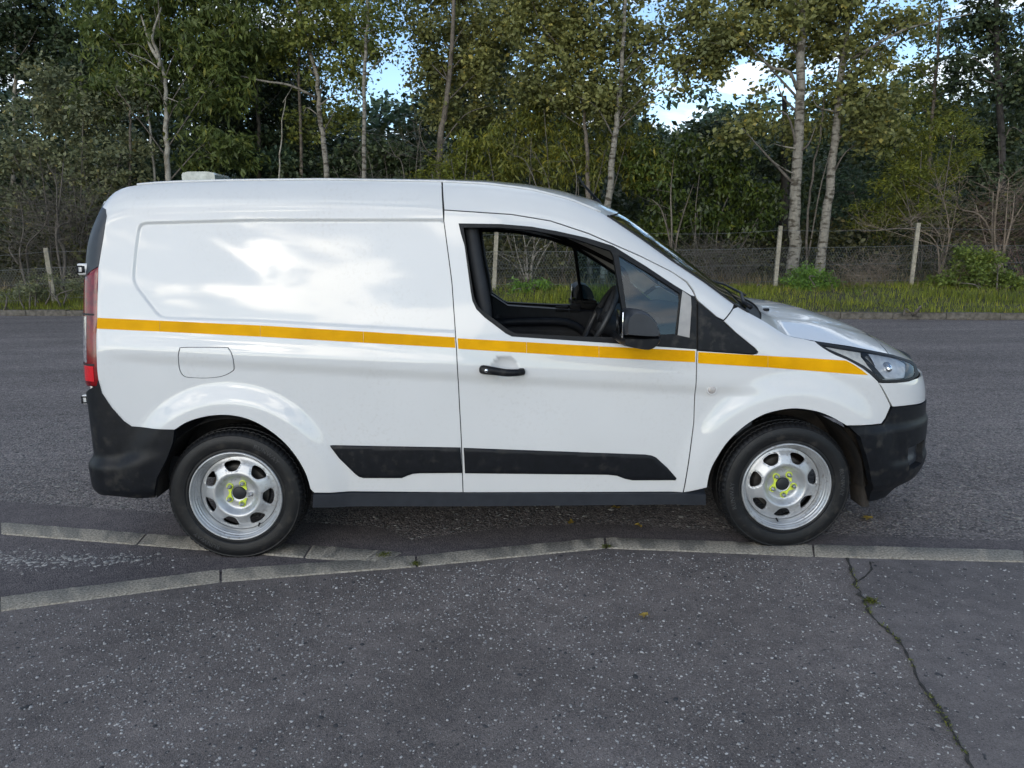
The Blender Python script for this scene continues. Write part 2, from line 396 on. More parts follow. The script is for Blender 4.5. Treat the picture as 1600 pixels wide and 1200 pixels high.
def mirror(V): V = np.array(V); V[:, 1] = 2*HW-V[:, 1]; return V
def panel(name, outer, m, parent, holes=(), off=0., rim=.010, res=.02, far=False, edge=0., offf=None, metric=False, extra=None):
    """sheet piece cut from the body surface, with its own thickness at the edges"""
    o2 = np.asarray(outer, float) if metric else SZ(outer)
    h2 = [np.asarray(h, float) if metric else SZ(h) for h in holes]
    V2, T, B, loops = fill(o2, h2, res, extra)
    P = S(V2[:, 0], V2[:, 1]); Nn = Snorm(V2[:, 0], V2[:, 1]); o = np.full(len(P), float(off))
    if offf is not None: o = o+offf(V2[:, 0], V2[:, 1])
    if edge > 0:
        d = np.min([sdist(V2, l) for l in loops], axis=0); t = np.clip(d/edge, 0, 1); o = o-edge*.8*(1-np.sqrt(np.clip(1-(1-t)**2, 0, 1)))
    P = P+Nn*o[:, None]
    F = [tuple(t) for t in T]; V = P; NN = Nn
    if rim > 0:
        ids = sorted({i for e in B for i in e}); mp = {v: k for k, v in enumerate(ids)}; n = len(V); k = len(ids)
        top = P[ids]; low = top-Nn[ids]*rim; sn = np.zeros((k, 3))
        for a, b in B:
            e = P[b]-P[a]; q = np.cross(e, Nn[a]); sn[mp[a]] += q; sn[mp[b]] += q
        sn /= np.linalg.norm(sn, axis=1)[:, None]+1e-12
        V = np.concatenate([V, top, low]); NN = np.concatenate([NN, sn, sn])
        F += [(n+mp[b], n+mp[a], n+k+mp[a], n+k+mp[b]) for a, b in B]
    use = None if (edge > 0 or offf is not None) else NN
    if far:
        V = mirror(V); F = [f[::-1] for f in F]
        if use is not None: use = use*np.array([1, -1, 1])
    ob = obj(name, V, F, m, parent, normals=use)
    if use is None: auto_smooth(ob, 50)
    return ob
def both(name, outer, m, parent, **k):
    p2 = parent if isinstance(parent, (tuple, list)) else (parent, parent)
    o2 = SZ(outer); k2 = dict(k); k2['holes'] = [SZ(h) for h in k.get('holes', ())]
    return panel(name, o2, m, p2[0], metric=True, **k2), panel(name, o2, m, p2[1], metric=True, far=True, **k2)
def strip(name, pts, m, parent, wd=.02, off=-.012, far=True):
    c = densify(SZ(pts), .03, closed=False); t = np.gradient(c, axis=0); t /= np.linalg.norm(t, axis=1)[:, None]; n = np.stack([-t[:, 1], t[:, 0]], 1)
    for f in ((0, 1) if far else (0,)):
        V = []
        for sgn in (-1, 0, 1):
            q = c+n*wd*sgn; V.append(S(q[:, 0], q[:, 1])+Snorm(q[:, 0], q[:, 1])*off)
        V = np.concatenate(V); k = len(c)
        F = [(r*k+i, r*k+i+1, (r+1)*k+i+1, (r+1)*k+i) for r in range(2) for i in range(k-1)]
        if f: V = mirror(V); F = [g[::-1] for g in F]
        obj(name, V, F, m, parent)

van = empty('panel_van', (0, HW, 0))
tag(van, 'white panel van with yellow side stripe and black bumpers parked on the road', 'van')

# --- outlines read from the photograph
ARCH_R = [tuple(p) for p in crs([(273, 671), (292.6, 659), (321, 650.5), (352, 648), (383, 653), (411.6, 666), (440, 687), (462.6, 713), (479.6, 744), (490, 785)], 4)]
ARCH_F = [tuple(p) for p in crs([(1101, 784), (1108, 741), (1120, 715), (1138.7, 688), (1165, 664), (1192, 648), (1218.7, 640.5), (1245, 638), (1277, 642.7), (1301, 652), (1323, 664.5)], 4)]
GAP_R = [(690.5, 288), (693.5, 345), (706, 440), (713, 540), (721, 690), (723.5, 769)]
DOOR_TOP = [(694, 328), (800, 335), (860, 345), (920, 365), (1000, 400), (1050, 425), (1073, 441), (1083, 455), (1088.5, 474)]
DOOR_F = [(1088.5, 474), (1089, 548), (1087.5, 600), (1084, 660), (1076, 720), (1067.5, 769)]
def sh(P, dx, dy=0): return [(p[0]+dx, p[1]+dy) for p in P]
def topline(x0, x1, n=40):
    g = np.linspace(x0, x1, n); return [M_(float(a), float(Zr(a))-.001) for a in g]
xa = SZ([(690, 300)])[0, 0]
LIGHT_E = [(154, 417), (152, 494), (151, 520), (151, 550), (152, 578), (154, 592)]
DTRIM_E = [(157, 319), (165.5, 327), (167, 338), (161, 375), (154, 416)]
BUMP_E = [(154, 594), (159.5, 614), (175, 637), (193.5, 657.5), (206, 666), (241.6, 670), (273, 671)]
quarter = [(491, 769.5)]+[p for p in ARCH_R[::-1] if p[1] < 769]+BUMP_E[-2::-1]+LIGHT_E[-2::-1]+DTRIM_E[-2::-1]+[rq(.10, 1.68), rq(.10, 1.70), M_(-1.825, float(Zr(-1.825))-.002)]+topline(-1.80, xa-.004)+sh(GAP_R, -.75)
FLAP = [(277.5, 556), (280, 546), (287, 542.5), (350, 542.5), (358, 545), (363.5, 555), (366.5, 573), (364, 580), (348, 588), (325, 591), (300, 590.5), (287, 588), (280, 577)]
FLAPs = SZ([tuple(p) for p in crs(FLAP+[FLAP[0]], 5)[:-1]]); fc = FLAPs.mean(0); FLAP_IN = fc+(FLAPs-fc)*.965
QUARTER = SZ(quarter)
for f in (False, True):
    panel('rear_quarter_panel', QUARTER, PAINT, van, holes=[] if f else [FLAPs], metric=True, far=f, res=.0145, extra=RX)
flap = panel('fuel_flap', FLAP_IN, PAINT, van, metric=True, res=.012)
panel('flap_recess', fc+(FLAPs-fc)*1.08, SEAL, flap, metric=True, off=-.012, rim=0)

# doors
doors = []
WIN_OUT = [(716.5, 349), (782.5, 350), (830, 354), (870, 361), (915, 371), (957.5, 384), (1010, 416.5), (1052, 444.5), (1079, 461)]
door = ([(694.6, 329), (800, 336), (860, 346), (920, 366), (1000, 401), (1050, 426), (1072, 441.5), (1081, 454), (1085.5, 463)]
        + WIN_OUT[::-1]+[(720, 365), (726, 385), (735.5, 456), (738, 470), (744, 483), (757, 496), (790, 521), (800, 526), (964, 537), (1088.2, 546)]
        + [(1086.8, 600), (1083.3, 660), (1075.3, 720), (1066.8, 769)]+sh(GAP_R[::-1], .75)[:-1])
doors = both('front_door', door, PAINT, van, res=.0145)
OPEN1 = [tuple(p) for p in ([(724, 355.5), (779, 355.5), (831, 359.5), (897, 372.5), (954.6, 392), (958.5, 400), (973, 488), (965, 527), (910, 526), (806, 521), (797, 517), (752, 484), (745.5, 477), (740, 462)])]
QG = [(966.8, 399), (1015, 427), (1062, 458), (1062.5, 470), (1057, 522), (1025, 523), (985, 523), (978, 478)]
frame_out = WIN_OUT+[(1086, 468.5), (1087.5, 475), (1087.6, 545), (964, 536), (800, 525), (790, 520), (757, 495), (744, 482), (738, 469), (735.5, 455), (726, 384), (720, 364)]
both('window_frame', frame_out, BLACK, doors, holes=[OPEN1, QG], off=.001, rim=.035, res=.02)
both('quarter_glass', [(964, 396), (1015, 424), (1065, 455), (1066, 470), (1060, 525), (1025, 526), (980, 526), (975, 478)], GLASS, doors, off=-.012, rim=0)
both('mirror_corner_trim', [(1066, 454.5), (1079, 464), (1080, 480), (1077, 527.5), (1058.5, 523.5), (1064, 470)], PALEP, doors, off=.004, rim=.01, res=.01)
both('pillar_trim', [(1090.5, 472), (1120, 497), (1150, 521), (1179, 544.5), (1182.5, 549), (1181, 552), (1176, 552.5), (1090.6, 546.5)], BLACK, van, off=.004, rim=.014, res=.016)
# cant rail and A-pillar
rail = topline(xa+.004, SZ([(1147, 477)])[0, 0], 60)+[(1144.5, 481), (1130.5, 499.5)]+[(1120, 494.5), (1091.5, 470)]+[(1089, 466), (1084, 453), (1074, 439.5), (1050, 424), (1000, 399), (920, 364), (860, 344.2), (800, 334.3), (694.6, 327.3)]
both('roof_rail_panel', rail, PAINT, van, res=.0145)
# front wing
HL_IN = [(1371.5, 596.5), (1359, 584.5), (1348, 576), (1335.6, 568.6), (1322, 561.5), (1306.7, 555.5), (1295, 549.5), (1285.7, 543.7), (1278, 538), (1271.5, 532.5)]
wing = [(1068.4, 769), (1077, 720), (1084.8, 660), (1088.4, 600), (1089.8, 548.5), (1176, 554.5), (1183.5, 553), (1185, 549.5), (1180, 543.5), (1150, 519), (1131.8, 501.5), (1146, 482.5)]
wing += topline(SZ([(1148.5, 478)])[0, 0], SZ([(1271, 533)])[0, 0], 24)[1:]+HL_IN[::-1]+[(1391, 634.5), (1383, 653), (1377, 661.5), (1323, 664.5)]+[p for p in ARCH_F[::-1] if p[1] < 769]
wings = both('front_wing', wing, PAINT, van, res=.0145)
# gap backings
for pts in (GAP_R, DOOR_TOP, DOOR_F, [(1129, 502), (1146, 480)], [(1371, 596), (1393, 637)]):
    strip('seam', pts, SEAL, van, wd=.014)
# sill
both('sill', [(490, 771.5), (722, 770), (1066, 770), (1102, 770.5), (1102, 787), (723, 789.5), (489, 791)], GREYP, van, off=.010, rim=.06, res=.03)
# lower side mouldings
both('side_moulding', [(515.5, 696), (519, 695.5), (719.5, 699), (722, 738.6), (656, 739), (645, 740), (636, 743), (628, 746.5), (568, 746.5), (561, 744.5), (555, 740), (530, 716), (517, 699)], BLACK, van, off=.010, rim=.012, res=.011, edge=.007)
both('side_moulding', [(724.5, 699.5), (1008, 710), (1018, 711.5), (1025, 714.5), (1043, 731), (1057, 747), (1055.5, 750), (988, 750), (976, 747.5), (964, 743), (950, 741.3), (928, 741), (726.5, 739)], BLACK, doors, off=.010, rim=.012, res=.011, edge=.007)
# yellow tape, in the lengths it was laid
TT = [(152.5, 496.5), (250, 501), (407, 508.5), (568, 518), (711, 527), (715, 528.5), (823, 534.5), (936, 541), (1086.5, 548), (1091, 550), (1200, 556), (1306, 562.5), (1333, 568)]
TB = [(151.5, 513.5), (250, 518), (407, 526), (568, 535.5), (712, 543.5), (716, 545), (823, 551.5), (936, 558.5), (1086.5, 566), (1090.5, 567.5), (1200, 574), (1300, 580), (1358, 585.5)]
for i in range(len(TT)-1):
    if i in (4, 8, 11): continue
    a, b, c, d = TT[i], TT[i+1], TB[i+1], TB[i]
    if i == 10: pl = [a, (1306, 562.5), (1322, 563.5), (1334, 570), (1346, 578), (1356, 586), d]
    else: pl = [a, (b[0]-.45, b[1]), (c[0]-.45, c[1]), d]
    par = (van, van) if i < 4 else (doors if i < 8 else wings)
    both('stripe', pl, YELLOW, par, off=.0016, rim=.002, res=.02)
# tail: lights, pillar trim, doors, bumper
zt = lambda p: float(SZ([p])[0, 1])
LE = SZ(LIGHT_E); DE = SZ(DTRIM_E)
def M2(A): return [M_(float(a), float(b)) for a, b in A]
tails = both('tail_light', M2(LE)+[(152.5, 603), rq(.19, .85), rq(.22, 1.0), rq(.21, 1.25), rq(.17, 1.335)], REDL, van, off=.004, rim=.03, res=.014, edge=.006)
def band(za, zb, qa, qb, n=8):
    g = np.linspace(za, zb, n); return [rq(qa, float(z)) for z in g]+[rq(qb, float(z)) for z in g[::-1]]
both('clear_lens', band(.97, 1.18, .075, .16), CLEARL, tails, off=.006, rim=.004, res=.014)
for _z in (.962, 1.19): both('lens_divider', band(_z-.004, _z+.004, .03, .17, 3), SEAL, tails, off=.0065, rim=.004, res=.012)
both('red_reflector', band(.885, .955, .035, .17), mat('red_reflector', (.7, .01, .02), (.6, .01, .015), rough=.15, ns=60, coat=.8), tails, off=.006, rim=.004, res=.012)
both('rear_pillar_trim', M2(DE)+[rq(.16, 1.33), rq(.20, 1.45), rq(.17, 1.60), rq(.12, 1.685)], GREYP, van, off=.002, rim=.012, res=.016)
tailp = [rq(.19, .62), rq(.19, .84), rq(.225, 1.0), rq(.215, 1.25), rq(.205, 1.45), rq(.175, 1.60), rq(.125, 1.68), rq(.105, 1.70)]+[rq(.3, 1.71), rq(RQ, 1.72), rq(RQ, .62)]
both('rear_door', tailp, PAINT, van, res=.03)
both('rear_window', [rq(.34, 1.15), rq(.34, 1.6), rq(RQ-.05, 1.62), rq(RQ-.05, 1.15)], GLASS, van, off=.003, rim=0, res=.05)
def rb(s, z): return .006+.030*(1-sm(.47, .53, z-.05*sm(-1.9, -1.6, s)))*sm(-1.60, -1.85, s)-.03*(1-sm(.30, .37, z))
both('rear_bumper', BUMP_E+[(271, 690), (262, 715), (247, 745), (241, 779), (215, 777), (175, 771), rq(.06, .335), rq(.3, .32), rq(RQ, .32), rq(RQ, .66), rq(.4, .66), rq(.19, .66), rq(.17, .80), (152.5, 602)], BLACK, van, offf=rb, rim=.03, res=.016)
# hinges of the rear doors
for (px, py), hh in (((129, 420.5), .058), ((136, 623), .05)):
    for f in (0, 1):
        c = aty(px, py, .13); c = c if not f else mirror([c])[0]
        h = MB().box(c+np.array([.012, 0, 0]), (.05, .045, hh*.9), bev=.006).build('door_hinge', PAINT, van)
        mb = MB(); s_ = -1 if not f else 1
        mb.box(c+np.array([0, s_*.0255, .014]), (.024, .004, .006)).box(c+np.array([-.010, s_*.0255, 0]), (.006, .004, .034)).box(c+np.array([0, s_*.0255, -.014]), (.024, .004, .006)).box(c+np.array([.016, s_*.0255, 0]), (.012, .004, .03))
        mb.build('hinge_slot', SEAL, h)
# nose
lowb = [(1325.5, 665.5), (1377.5, 663.5), (1384.5, 654), (1393, 636.5), (1420, 634), fq(.66, .686), fq(.75, .682), fq(.9, .68), fq(FQ, .68), fq(FQ, .33), fq(1.0, .33), fq(.78, .328), fq(.6, .295), (1380, 773), (1356, 782), (1357, 747), (1350, 709), (1341, 681)]
def fb(s, z): return .008+.013*(1-sm(.585, .62, z))*sm(1.55, 1.75, s)+.014*(1-sm(.40, .435, z))*sm(1.78, 1.9, s)-.02*(1-sm(.26, .32, z))
both('front_bumper', lowb, BLACK, van, offf=fb, rim=.04, res=.014, holes=[[fq(.55, .485), fq(.63, .492), fq(.735, .497), fq(.72, .43), fq(.69, .385), fq(.56, .372)]])
both('fog_lamp_recess', [fq(.52, .51), fq(.63, .515), fq(.77, .52), fq(.76, .43), fq(.73, .36), fq(.53, .345)], GREYP, van, offf=lambda s, z: fb(s, z)-.03, rim=0, res=.012)
both('bumper_cover', [(1374, 598.5), (1399, 598.5), (1420, 596), fq(.62, .817), fq(.8, .815), fq(1., .815), fq(FQ, .815), fq(FQ, .687), fq(.9, .687), fq(.75, .689), fq(.66, .693), (1420, 632.5), (1394, 635)], PAINT, van, res=.018, off=.003)
both('grille', [fq(.66, .822), fq(FQ, .822), fq(FQ, .90), fq(.9, .90), fq(.70, .885)], BLACK, van, res=.03, off=-.01)
# headlights: bowl, strips and clear cover
HL = [(1273, 533.5), (1290, 536), (1320, 541), (1349, 545.5), (1375, 550), (1391, 553.5), (1410, 559), (1424, 564.5), (1431, 570), (1433.5, 577), (1432, 588), (1425, 593.5), (1399, 597), (1385, 597.5), (1373, 596)]+HL_IN[1:-1]
heads = both('headlight', HL, mat('headlight_housing', (.50, .51, .52), (.30, .31, .32), rough=.3, metal=.3, ns=45), van, off=-.022, rim=.02, res=.012)
both('surround', HL, SEAL, heads, off=.0005, rim=.025, res=.01, holes=[[(1283, 539), (1300, 541.5), (1320, 545), (1349, 549.5), (1375, 553.5), (1391, 557), (1410, 562.5), (1422, 567.5), (1427.5, 572), (1429.5, 578), (1428, 587), (1422, 590.5), (1399, 593.5), (1385, 594), (1375, 592.5), (1362, 580), (1350, 571.5), (1337, 564.5), (1323, 557.5), (1308, 551), (1296, 546)]])
both('indicator_strip', [(1282, 537.5), (1320, 543.5), (1346, 548), (1347, 556), (1358, 571), (1374, 592), (1366, 586), (1350, 573.5), (1337, 566), (1308, 553)], mat('pale_reflector', (.78, .76, .71), (.62, .61, .58), rough=.3, metal=.1, ns=50), heads, off=-.010, rim=.01, res=.008)
both('divider', [(1346, 551), (1356, 549), (1353, 558), (1384, 592), (1377, 593.5), (1358, 571)], SEAL, heads, off=-.006, rim=.012, res=.008)
both('reflector_bowl', [(1357, 552), (1380, 553.5), (1405, 562), (1415, 568), (1414, 590), (1386, 592), (1370, 576)], mat('silver_reflector', (.78, .79, .80), (.6, .61, .63), rough=.22, metal=.35, ns=30), heads, offf=lambda s, z: -.005-.016*np.exp(-((s-SZ([(1389, 574)])[0, 0])/.05)**2-((z-SZ([(1389, 574)])[0, 1])/.05)**2), rim=0, res=.006)
both('lamp_end', [(1415, 569), (1425, 571), (1429, 577), (1427, 588), (1414.5, 591)], mat('lamp_end_black', (.03, .032, .035), (.02, .021, .023), rough=.4, ns=60), heads, off=-.006, rim=.008, res=.008)
both('cover_lens', HL, CLEAR, heads, off=-.001, rim=0, res=.012)
for f in (0, 1):
    c = SZ([(1391, 574)]); P = S(c[:, 0], c[:, 1])[0]+Snorm(c[:, 0], c[:, 1])[0]*-.018; P = P if not f else mirror([P])[0]
    b = MB().lathe([(.0001, .026), (.012, .023), (.02, .012), (.024, 0), (.028, -.004), (.03, -.01)], 20); b.V = [v@np.array([[1, 0, 0], [0, 0, 1], [0, (1 if f else -1), 0]]) for v in b.V]
    b.V = [v+P for v in b.V]; b.build('projector', CHROME, heads[f])
# side repeater
for f in (0, 1):
    c = SZ([(1112, 609)]); P = S(c[:, 0], c[:, 1])[0]; P = P if not f else mirror([P])[0]; sg = 1 if f else -1
    def ly(mb):
        mb.V = [np.stack([v[:, 0], v[:, 2]*sg, v[:, 1]], 1)+P for v in mb.V]; return mb
    r = ly(MB().lathe([(.0245, -.004), (.0245, .003), (.0215, .005), (.019, .003)], 28)).build('side_repeater', PAINT, van)
    ly(MB().lathe([(.0195, .002), (.016, .006), (.008, .008), (.0001, .0085)], 24)).build('lens', mat('repeater_lens', (.55, .5, .47), (.4, .37, .35), rough=.2, ns=80, coat=.6), r)
# door handles
for f in (0, 1):
    sg = 1 if f else -1
    g = SZ([(751, 576.5), (760, 576.5), (775, 577.5), (790, 579), (805, 580), (819, 580.2)]); P = S(g[:, 0], np.full(len(g), g[0, 1])); P[:, 2] = g[:, 1]; P[:, 1] = P[0, 1]-np.array([.012, .03, .036, .038, .034, .014])
    if f: P = mirror(P)
    mb = MB(); C = crs(P, 5); k = len(C); t = np.linspace(0, 1, k); R = np.interp(t, [0, .03, .12, .5, .95, 1], [.010, .019, .0215, .018, .016, .009])
    mb.tube(C, R, 12); V = mb.V[0]; c = np.repeat(C, 12, 0); V[:, 1] = c[:, 1]+(V[:, 1]-c[:, 1])*.75; mb.V = [V]
    h = auto_smooth(mb.build('door_handle', BLACK, doors[f]), 60)
    e = MB(); 
    for j in (0, -1): MB().box(C[j]*1+np.array([.012 if j == 0 else -.012, -sg*.012, 0]), (.03, .05, .03), bev=.008).build('handle_base', BLACK, doors[f])
    lk = MB().lathe([(.0001, .004), (.007, .004), (.009, .001), (.009, -.01)], 18); c = aty(758, 577, .0); c[1] = P[1][1] if not f else P[1][1]
    c = C[5]; lk.V = [np.stack([v[:, 0], v[:, 2]*sg, v[:, 1]], 1)+c+np.array([0, sg*.016, 0]) for v in lk.V]; lk.build('lock', CHROME, doors[f])

# --- roof, screen, bonnet: one top surface T(x, v), v = 0 near edge .. 2 far edge
_tx = np.array([-2.0, -1.0, -.3, 0, .34, .5, .67, .85, 1.0, 1.2, 1.35, 1.53, 1.8, 2.05, 2.25]); _tr = np.array([.045, .05, .054, .062, .085, .12, .165, .15, .135, .122, .130, .140, .122, .078, .03])
_gt = smtab(_tx, _tr, .08, -2.1, 2.4, 600)
def T(x, v):
    x = np.asarray(x, float); v = np.asarray(v, float); xe = np.clip(x, -1.84, 2.3)
    ze = Zr(xe); ins = base_inset(np.clip(xe, -1.9, 1.6), ze)+roll(xe, ze)
    u = np.interp(np.clip((xe-XF0)/np.maximum(XFf(ze)-XF0, .05), 0, 1), _u, _v)
    ye = ins+np.where(xe > XF0, (HW-ins)*u, 0)
    w = np.where(v > 1, 2-v, v); ww = np.clip((ye+(HW-ye)*w-ins)/(HW-ins), 0, 1)
    z = ze+np.interp(x, *_gt)*(1-(1-w)**2.2)
    y = ye+(HW-ye)*w; y = np.where(v > 1, 2*HW-y, y)
    return np.stack([x, y, z], -1)
def gv(v): w = np.where(v > 1, 2-v, v); return 1-(1-w)**2
def top(name, x0, x1, m, nx, nv=36, off=0., extra=None):
    v = np.linspace(0, 2, nv+1); v = np.where(v < 1, v**1.4, 2-(2-v)**1.4); t = np.linspace(0, 1, nx+1)
    A, B = x0(v), x1(v); X = A[None]+(B-A)[None]*t[:, None]; Vv = np.repeat(v[None], nx+1, 0)
    P = T(X, Vv); h = 2e-3
    a = T(X+h, Vv)-T(X-h, Vv); b = T(X, np.minimum(Vv+h, 2))-T(X, np.maximum(Vv-h, 0)); n = np.cross(a, b); n /= np.linalg.norm(n, axis=-1, keepdims=True)+1e-12
    if extra is not None: P = P+n*extra(X, Vv)[..., None]
    P = P+n*off; k = nv+1
    F = [(i*k+j, (i+1)*k+j, (i+1)*k+j+1, i*k+j+1) for i in range(nx) for j in range(nv)]
    return obj(name, P.reshape(-1, 3), F, m, van, normals=None if extra is not None else n.reshape(-1, 3))
c_ = lambda a, b: (lambda v: a+b*gv(v))
top('roof', c_(-1.815, 0), c_(.446, .16), PAINT, 60, off=0)
top('windscreen', c_(.452, .16), c_(1.10, .20), GLASS, 30, off=-.004)
top('scuttle', c_(1.092, .20), c_(1.19, .17), BLACK, 6, off=-.008)
top('bonnet', c_(1.182, .16), c_(1.84, .10), PAINT, 40, extra=lambda X, V: -.006*np.exp(-((np.where(V > 1, 2-V, V)-.33-.1*(X-1.2))/.04)**2))
top('nose_panel', c_(1.845, .10), c_(2.05, .18), PAINT, 18)
# roof edge moulding
for f in (0, 1):
    g = np.linspace(-1.72, .42, 70); P = T(g, g*0+.012); P[:, 2] += .002
    if f: P = mirror(P)
    MB().tube(P, .007, 6).build('roof_moulding', PAINT, van)
# screen edge seal
for f in (0, 1):
    g = np.linspace(.45, 1.12, 40); P = T(g, g*0+.004); P = P if not f else mirror(P)
    MB().tube(P, .008, 6).build('screen_seal', SEAL, van)
# wiper and scuttle end, washer jet, mast
a0 = T(np.array([1.16]), np.array([.10]))[0]+np.array([0, 0, .012]); a1 = T(np.array([1.16]), np.array([.62]))[0]+np.array([0, 0, .012])
wp = MB().tube([a0, a0+np.array([-.02, .05, .02]), (a0+a1)/2+np.array([.02, 0, .012]), a1], [.012, .01, .007, .005], 8).build('wiper', BLACK, van)
MB().tube([a1+np.array([.03, -.25, -.04]), a1, a1+np.array([-.01, .25, .01])], .006, 6).build('blade', SEAL, wp)
jc = T(np.array([1.33]), np.array([.42]))[0]; MB().box(jc+np.array([0, 0, .006]), (.03, .02, .014), bev=.004).build('washer_jet', BLACK, van)
b0 = aty(932, 316, .92); b0[2] = T(np.array([b0[0]]), np.array([1.]))[0][2]; b1 = aty(903, 283, .92)
ms = MB().lathe([(.03, -.01), (.028, .01), (.014, .03), (.006, .035)], 16, True); ms.V = [v+b0 for v in ms.V]
ms.tube([b0+np.array([0, 0, .03]), b0*.3+b1*.7+np.array([0, 0, .02]), b1+np.array([0, 0, .03])], [.008, .006, .004], 8).build('aerial', BLACK, van)
# roof light bar
y0 = .80; lx0 = aty(283.5, 275, y0)[0]; lx1 = aty(336, 278, y0)[0]; lz1 = aty(305, 268, y0)[2]; lz0 = float(T(np.array([lx0]), np.array([.6]))[0][2])-.01
bar = empty('light_bar', ((lx0+lx1)/2, HW, lz0), van)
lw = lx1-lx0; prof = np.array([(0, .028), (.0, .062), (.010, .071), (.05, .076), (.20, .076), (.246, .071), (.256, .062), (.256, .028)])*np.array([lw/.256, (lz1-lz0)/.076])+np.array([lx0, lz0])
n = len(prof); YS = [y0, y0+.02, HW, 2*HW-y0-.02, 2*HW-y0]; V = []
for i, yy in enumerate(YS):
    k = .985 if i in (0, 4) else 1.; c = prof.mean(0); q = c+(prof-c)*k; V.append(np.stack([q[:, 0], np.full(n, yy), q[:, 1]], 1))
F = [(i*n+j, i*n+(j+1) % n, (i+1)*n+(j+1) % n, (i+1)*n+j) for i in range(4) for j in range(n)]+[tuple(range(n))[::-1], tuple(4*n+j for j in range(n))]
auto_smooth(obj('lens', np.concatenate(V), F, mat('bar_lens', (.30, .32, .30), (.12, .14, .135), rough=.12, ns=26, coat=.8), bar), 30)
MB().box(((lx0+lx1)/2, HW, lz0+.013), (lw*.94, 2*(HW-y0)-.02, .034), bev=.004).build('base', BLACK, bar)
MB().box(((lx0+lx1)/2, HW, lz0+.030), (lw+.004, 2*(HW-y0)+.004, .004)).build('lens_seam', PALEP, bar)

# --- door mirrors
for f in (0, 1):
    mr_ = empty('wing_mirror', (aty(996, 515, -.10) if not f else mirror([aty(996, 515, -.10)])[0]), van)
    def shell(pts, y0, y1, shrink):
        pts = crs(pts+[pts[0]], 3)[:-1]; rows = []; K = 9
        for i in range(K):
            t = i/(K-1); yy = y0+(y1-y0)*t; k = shrink(t); q = np.array([aty(a, b, -.12) for a, b in pts]); c = q.mean(0); q = c+(q-c)*k; q[:, 1] = yy; rows.append(q)
        n = len(pts); V = np.concatenate(rows); F = [(i*n+j, i*n+(j+1) % n, (i+1)*n+(j+1) % n, (i+1)*n+j) for i in range(K-1) for j in range(n)]+[tuple(range(n))[::-1], tuple((K-1)*n+j for j in range(n))]
        if f: V = mirror(V); F = [g[::-1] for g in F]
        return V, F
    cov = [(970, 521), (969, 505), (972.5, 490), (983.5, 482), (1002, 484), (1017, 495.5), (1023.5, 510), (1025.5, 523), (1000, 523.5)]
    V, F = shell(cov, -.235, .0, lambda t: .80+.20*math.sqrt(max(0, 1-(1-min(1, t/.4))**2)) if t < .4 else 1-.15*(t-.4)/.6)
    auto_smooth(obj('cover', V, F, GREYP, mr_), 50)
    low = [(966, 523.5), (1000, 524), (1026, 524), (1022, 536), (1008, 543), (985, 540), (966, 535)]
    V, F = shell(low, -.228, .03, lambda t: .82+.18*math.sqrt(max(0, 1-(1-min(1, t/.3))**2)) if t < .3 else 1.)
    auto_smooth(obj('lower_housing', V, F, BLACK, mr_), 50)
    gl = [(970.5, 519), (970, 505), (973, 493), (975, 490), (975, 519)]
    c = np.array([aty(968.5, 506, -.12)]); c[0, 1] = -.12; c = c if not f else mirror(c)
    MB().box(c[0], (.006, .16, .12), bev=.003).build('mirror_glass', CHROME, mr_)

# --- wheels
def disc_h(r):
    return np.interp(r, [0, .034, .040, .066, .078, .092, .101, .108, .116, .150, .164, .172, .185], [.040, .040, .044, .044, .046, .062, .072, .0745, .073, .060, .050, .044, .040])
_g = smtab(np.linspace(0, .2, 400), disc_h(np.linspace(0, .2, 400)), .0025, 0, .2, 500)
hole = []
for i in range(7):
    a0 = i*2*np.pi/7+.25; pts = []
    for da, r in ((-.115, .1195), (0, .117), (.115, .1195), (.185, .127), (.252, .148), (.252, .159), (.18, .1655), (0, .168), (-.18, .1655), (-.252, .159), (-.252, .148), (-.185, .127)):
        pts.append((r*math.cos(a0+da), r*math.sin(a0+da)))
    hole.append(crs(pts+[pts[0]], 3)[:-1])
circ = lambda r, n: np.stack([r*np.cos(np.arange(n)*2*np.pi/n), r*np.sin(np.arange(n)*2*np.pi/n)], 1)
def dz(u, v):
    r = np.hypot(u, v); z = np.interp(r, *_g); P = np.stack([u, v], 1); d = np.min([sdist(P, h) for h in hole], axis=0); return z-.005*np.exp(-(d/.0035)**2)
V2, T2, B2, _lp = fill(circ(.183, 90), [circ(.033, 40)]+hole, .0062)
z0 = dz(V2[:, 0], V2[:, 1]); h = 6e-4
nn = np.stack([-(dz(V2[:, 0]+h, V2[:, 1])-dz(V2[:, 0]-h, V2[:, 1]))/(2*h), -(dz(V2[:, 0], V2[:, 1]+h)-dz(V2[:, 0], V2[:, 1]-h))/(2*h), np.ones(len(V2))], 1); nn /= np.linalg.norm(nn, axis=1)[:, None]
V3 = np.concatenate([V2, z0[:, None]], 1); F3 = [tuple(t) for t in T2]; nv = len(V3)
ids = sorted({i for e in B2 for i in e}); mp = {v: k for k, v in enumerate(ids)}; k_ = len(ids); sn = np.zeros((k_, 3))
for a, b in B2:
    q = np.cross(V3[b]-V3[a], (0, 0, 1)); sn[mp[a]] += q; sn[mp[b]] += q
sn /= np.linalg.norm(sn, axis=1)[:, None]
V3 = np.concatenate([V3, V3[ids], V3[ids]-np.array([0, 0, .008])]); F3 += [(nv+mp[b], nv+mp[a], nv+k_+mp[a], nv+k_+mp[b]) for a, b in B2]
DISC = mesh('rim_disc', V3, F3, STEEL, np.concatenate([nn, sn, sn]))
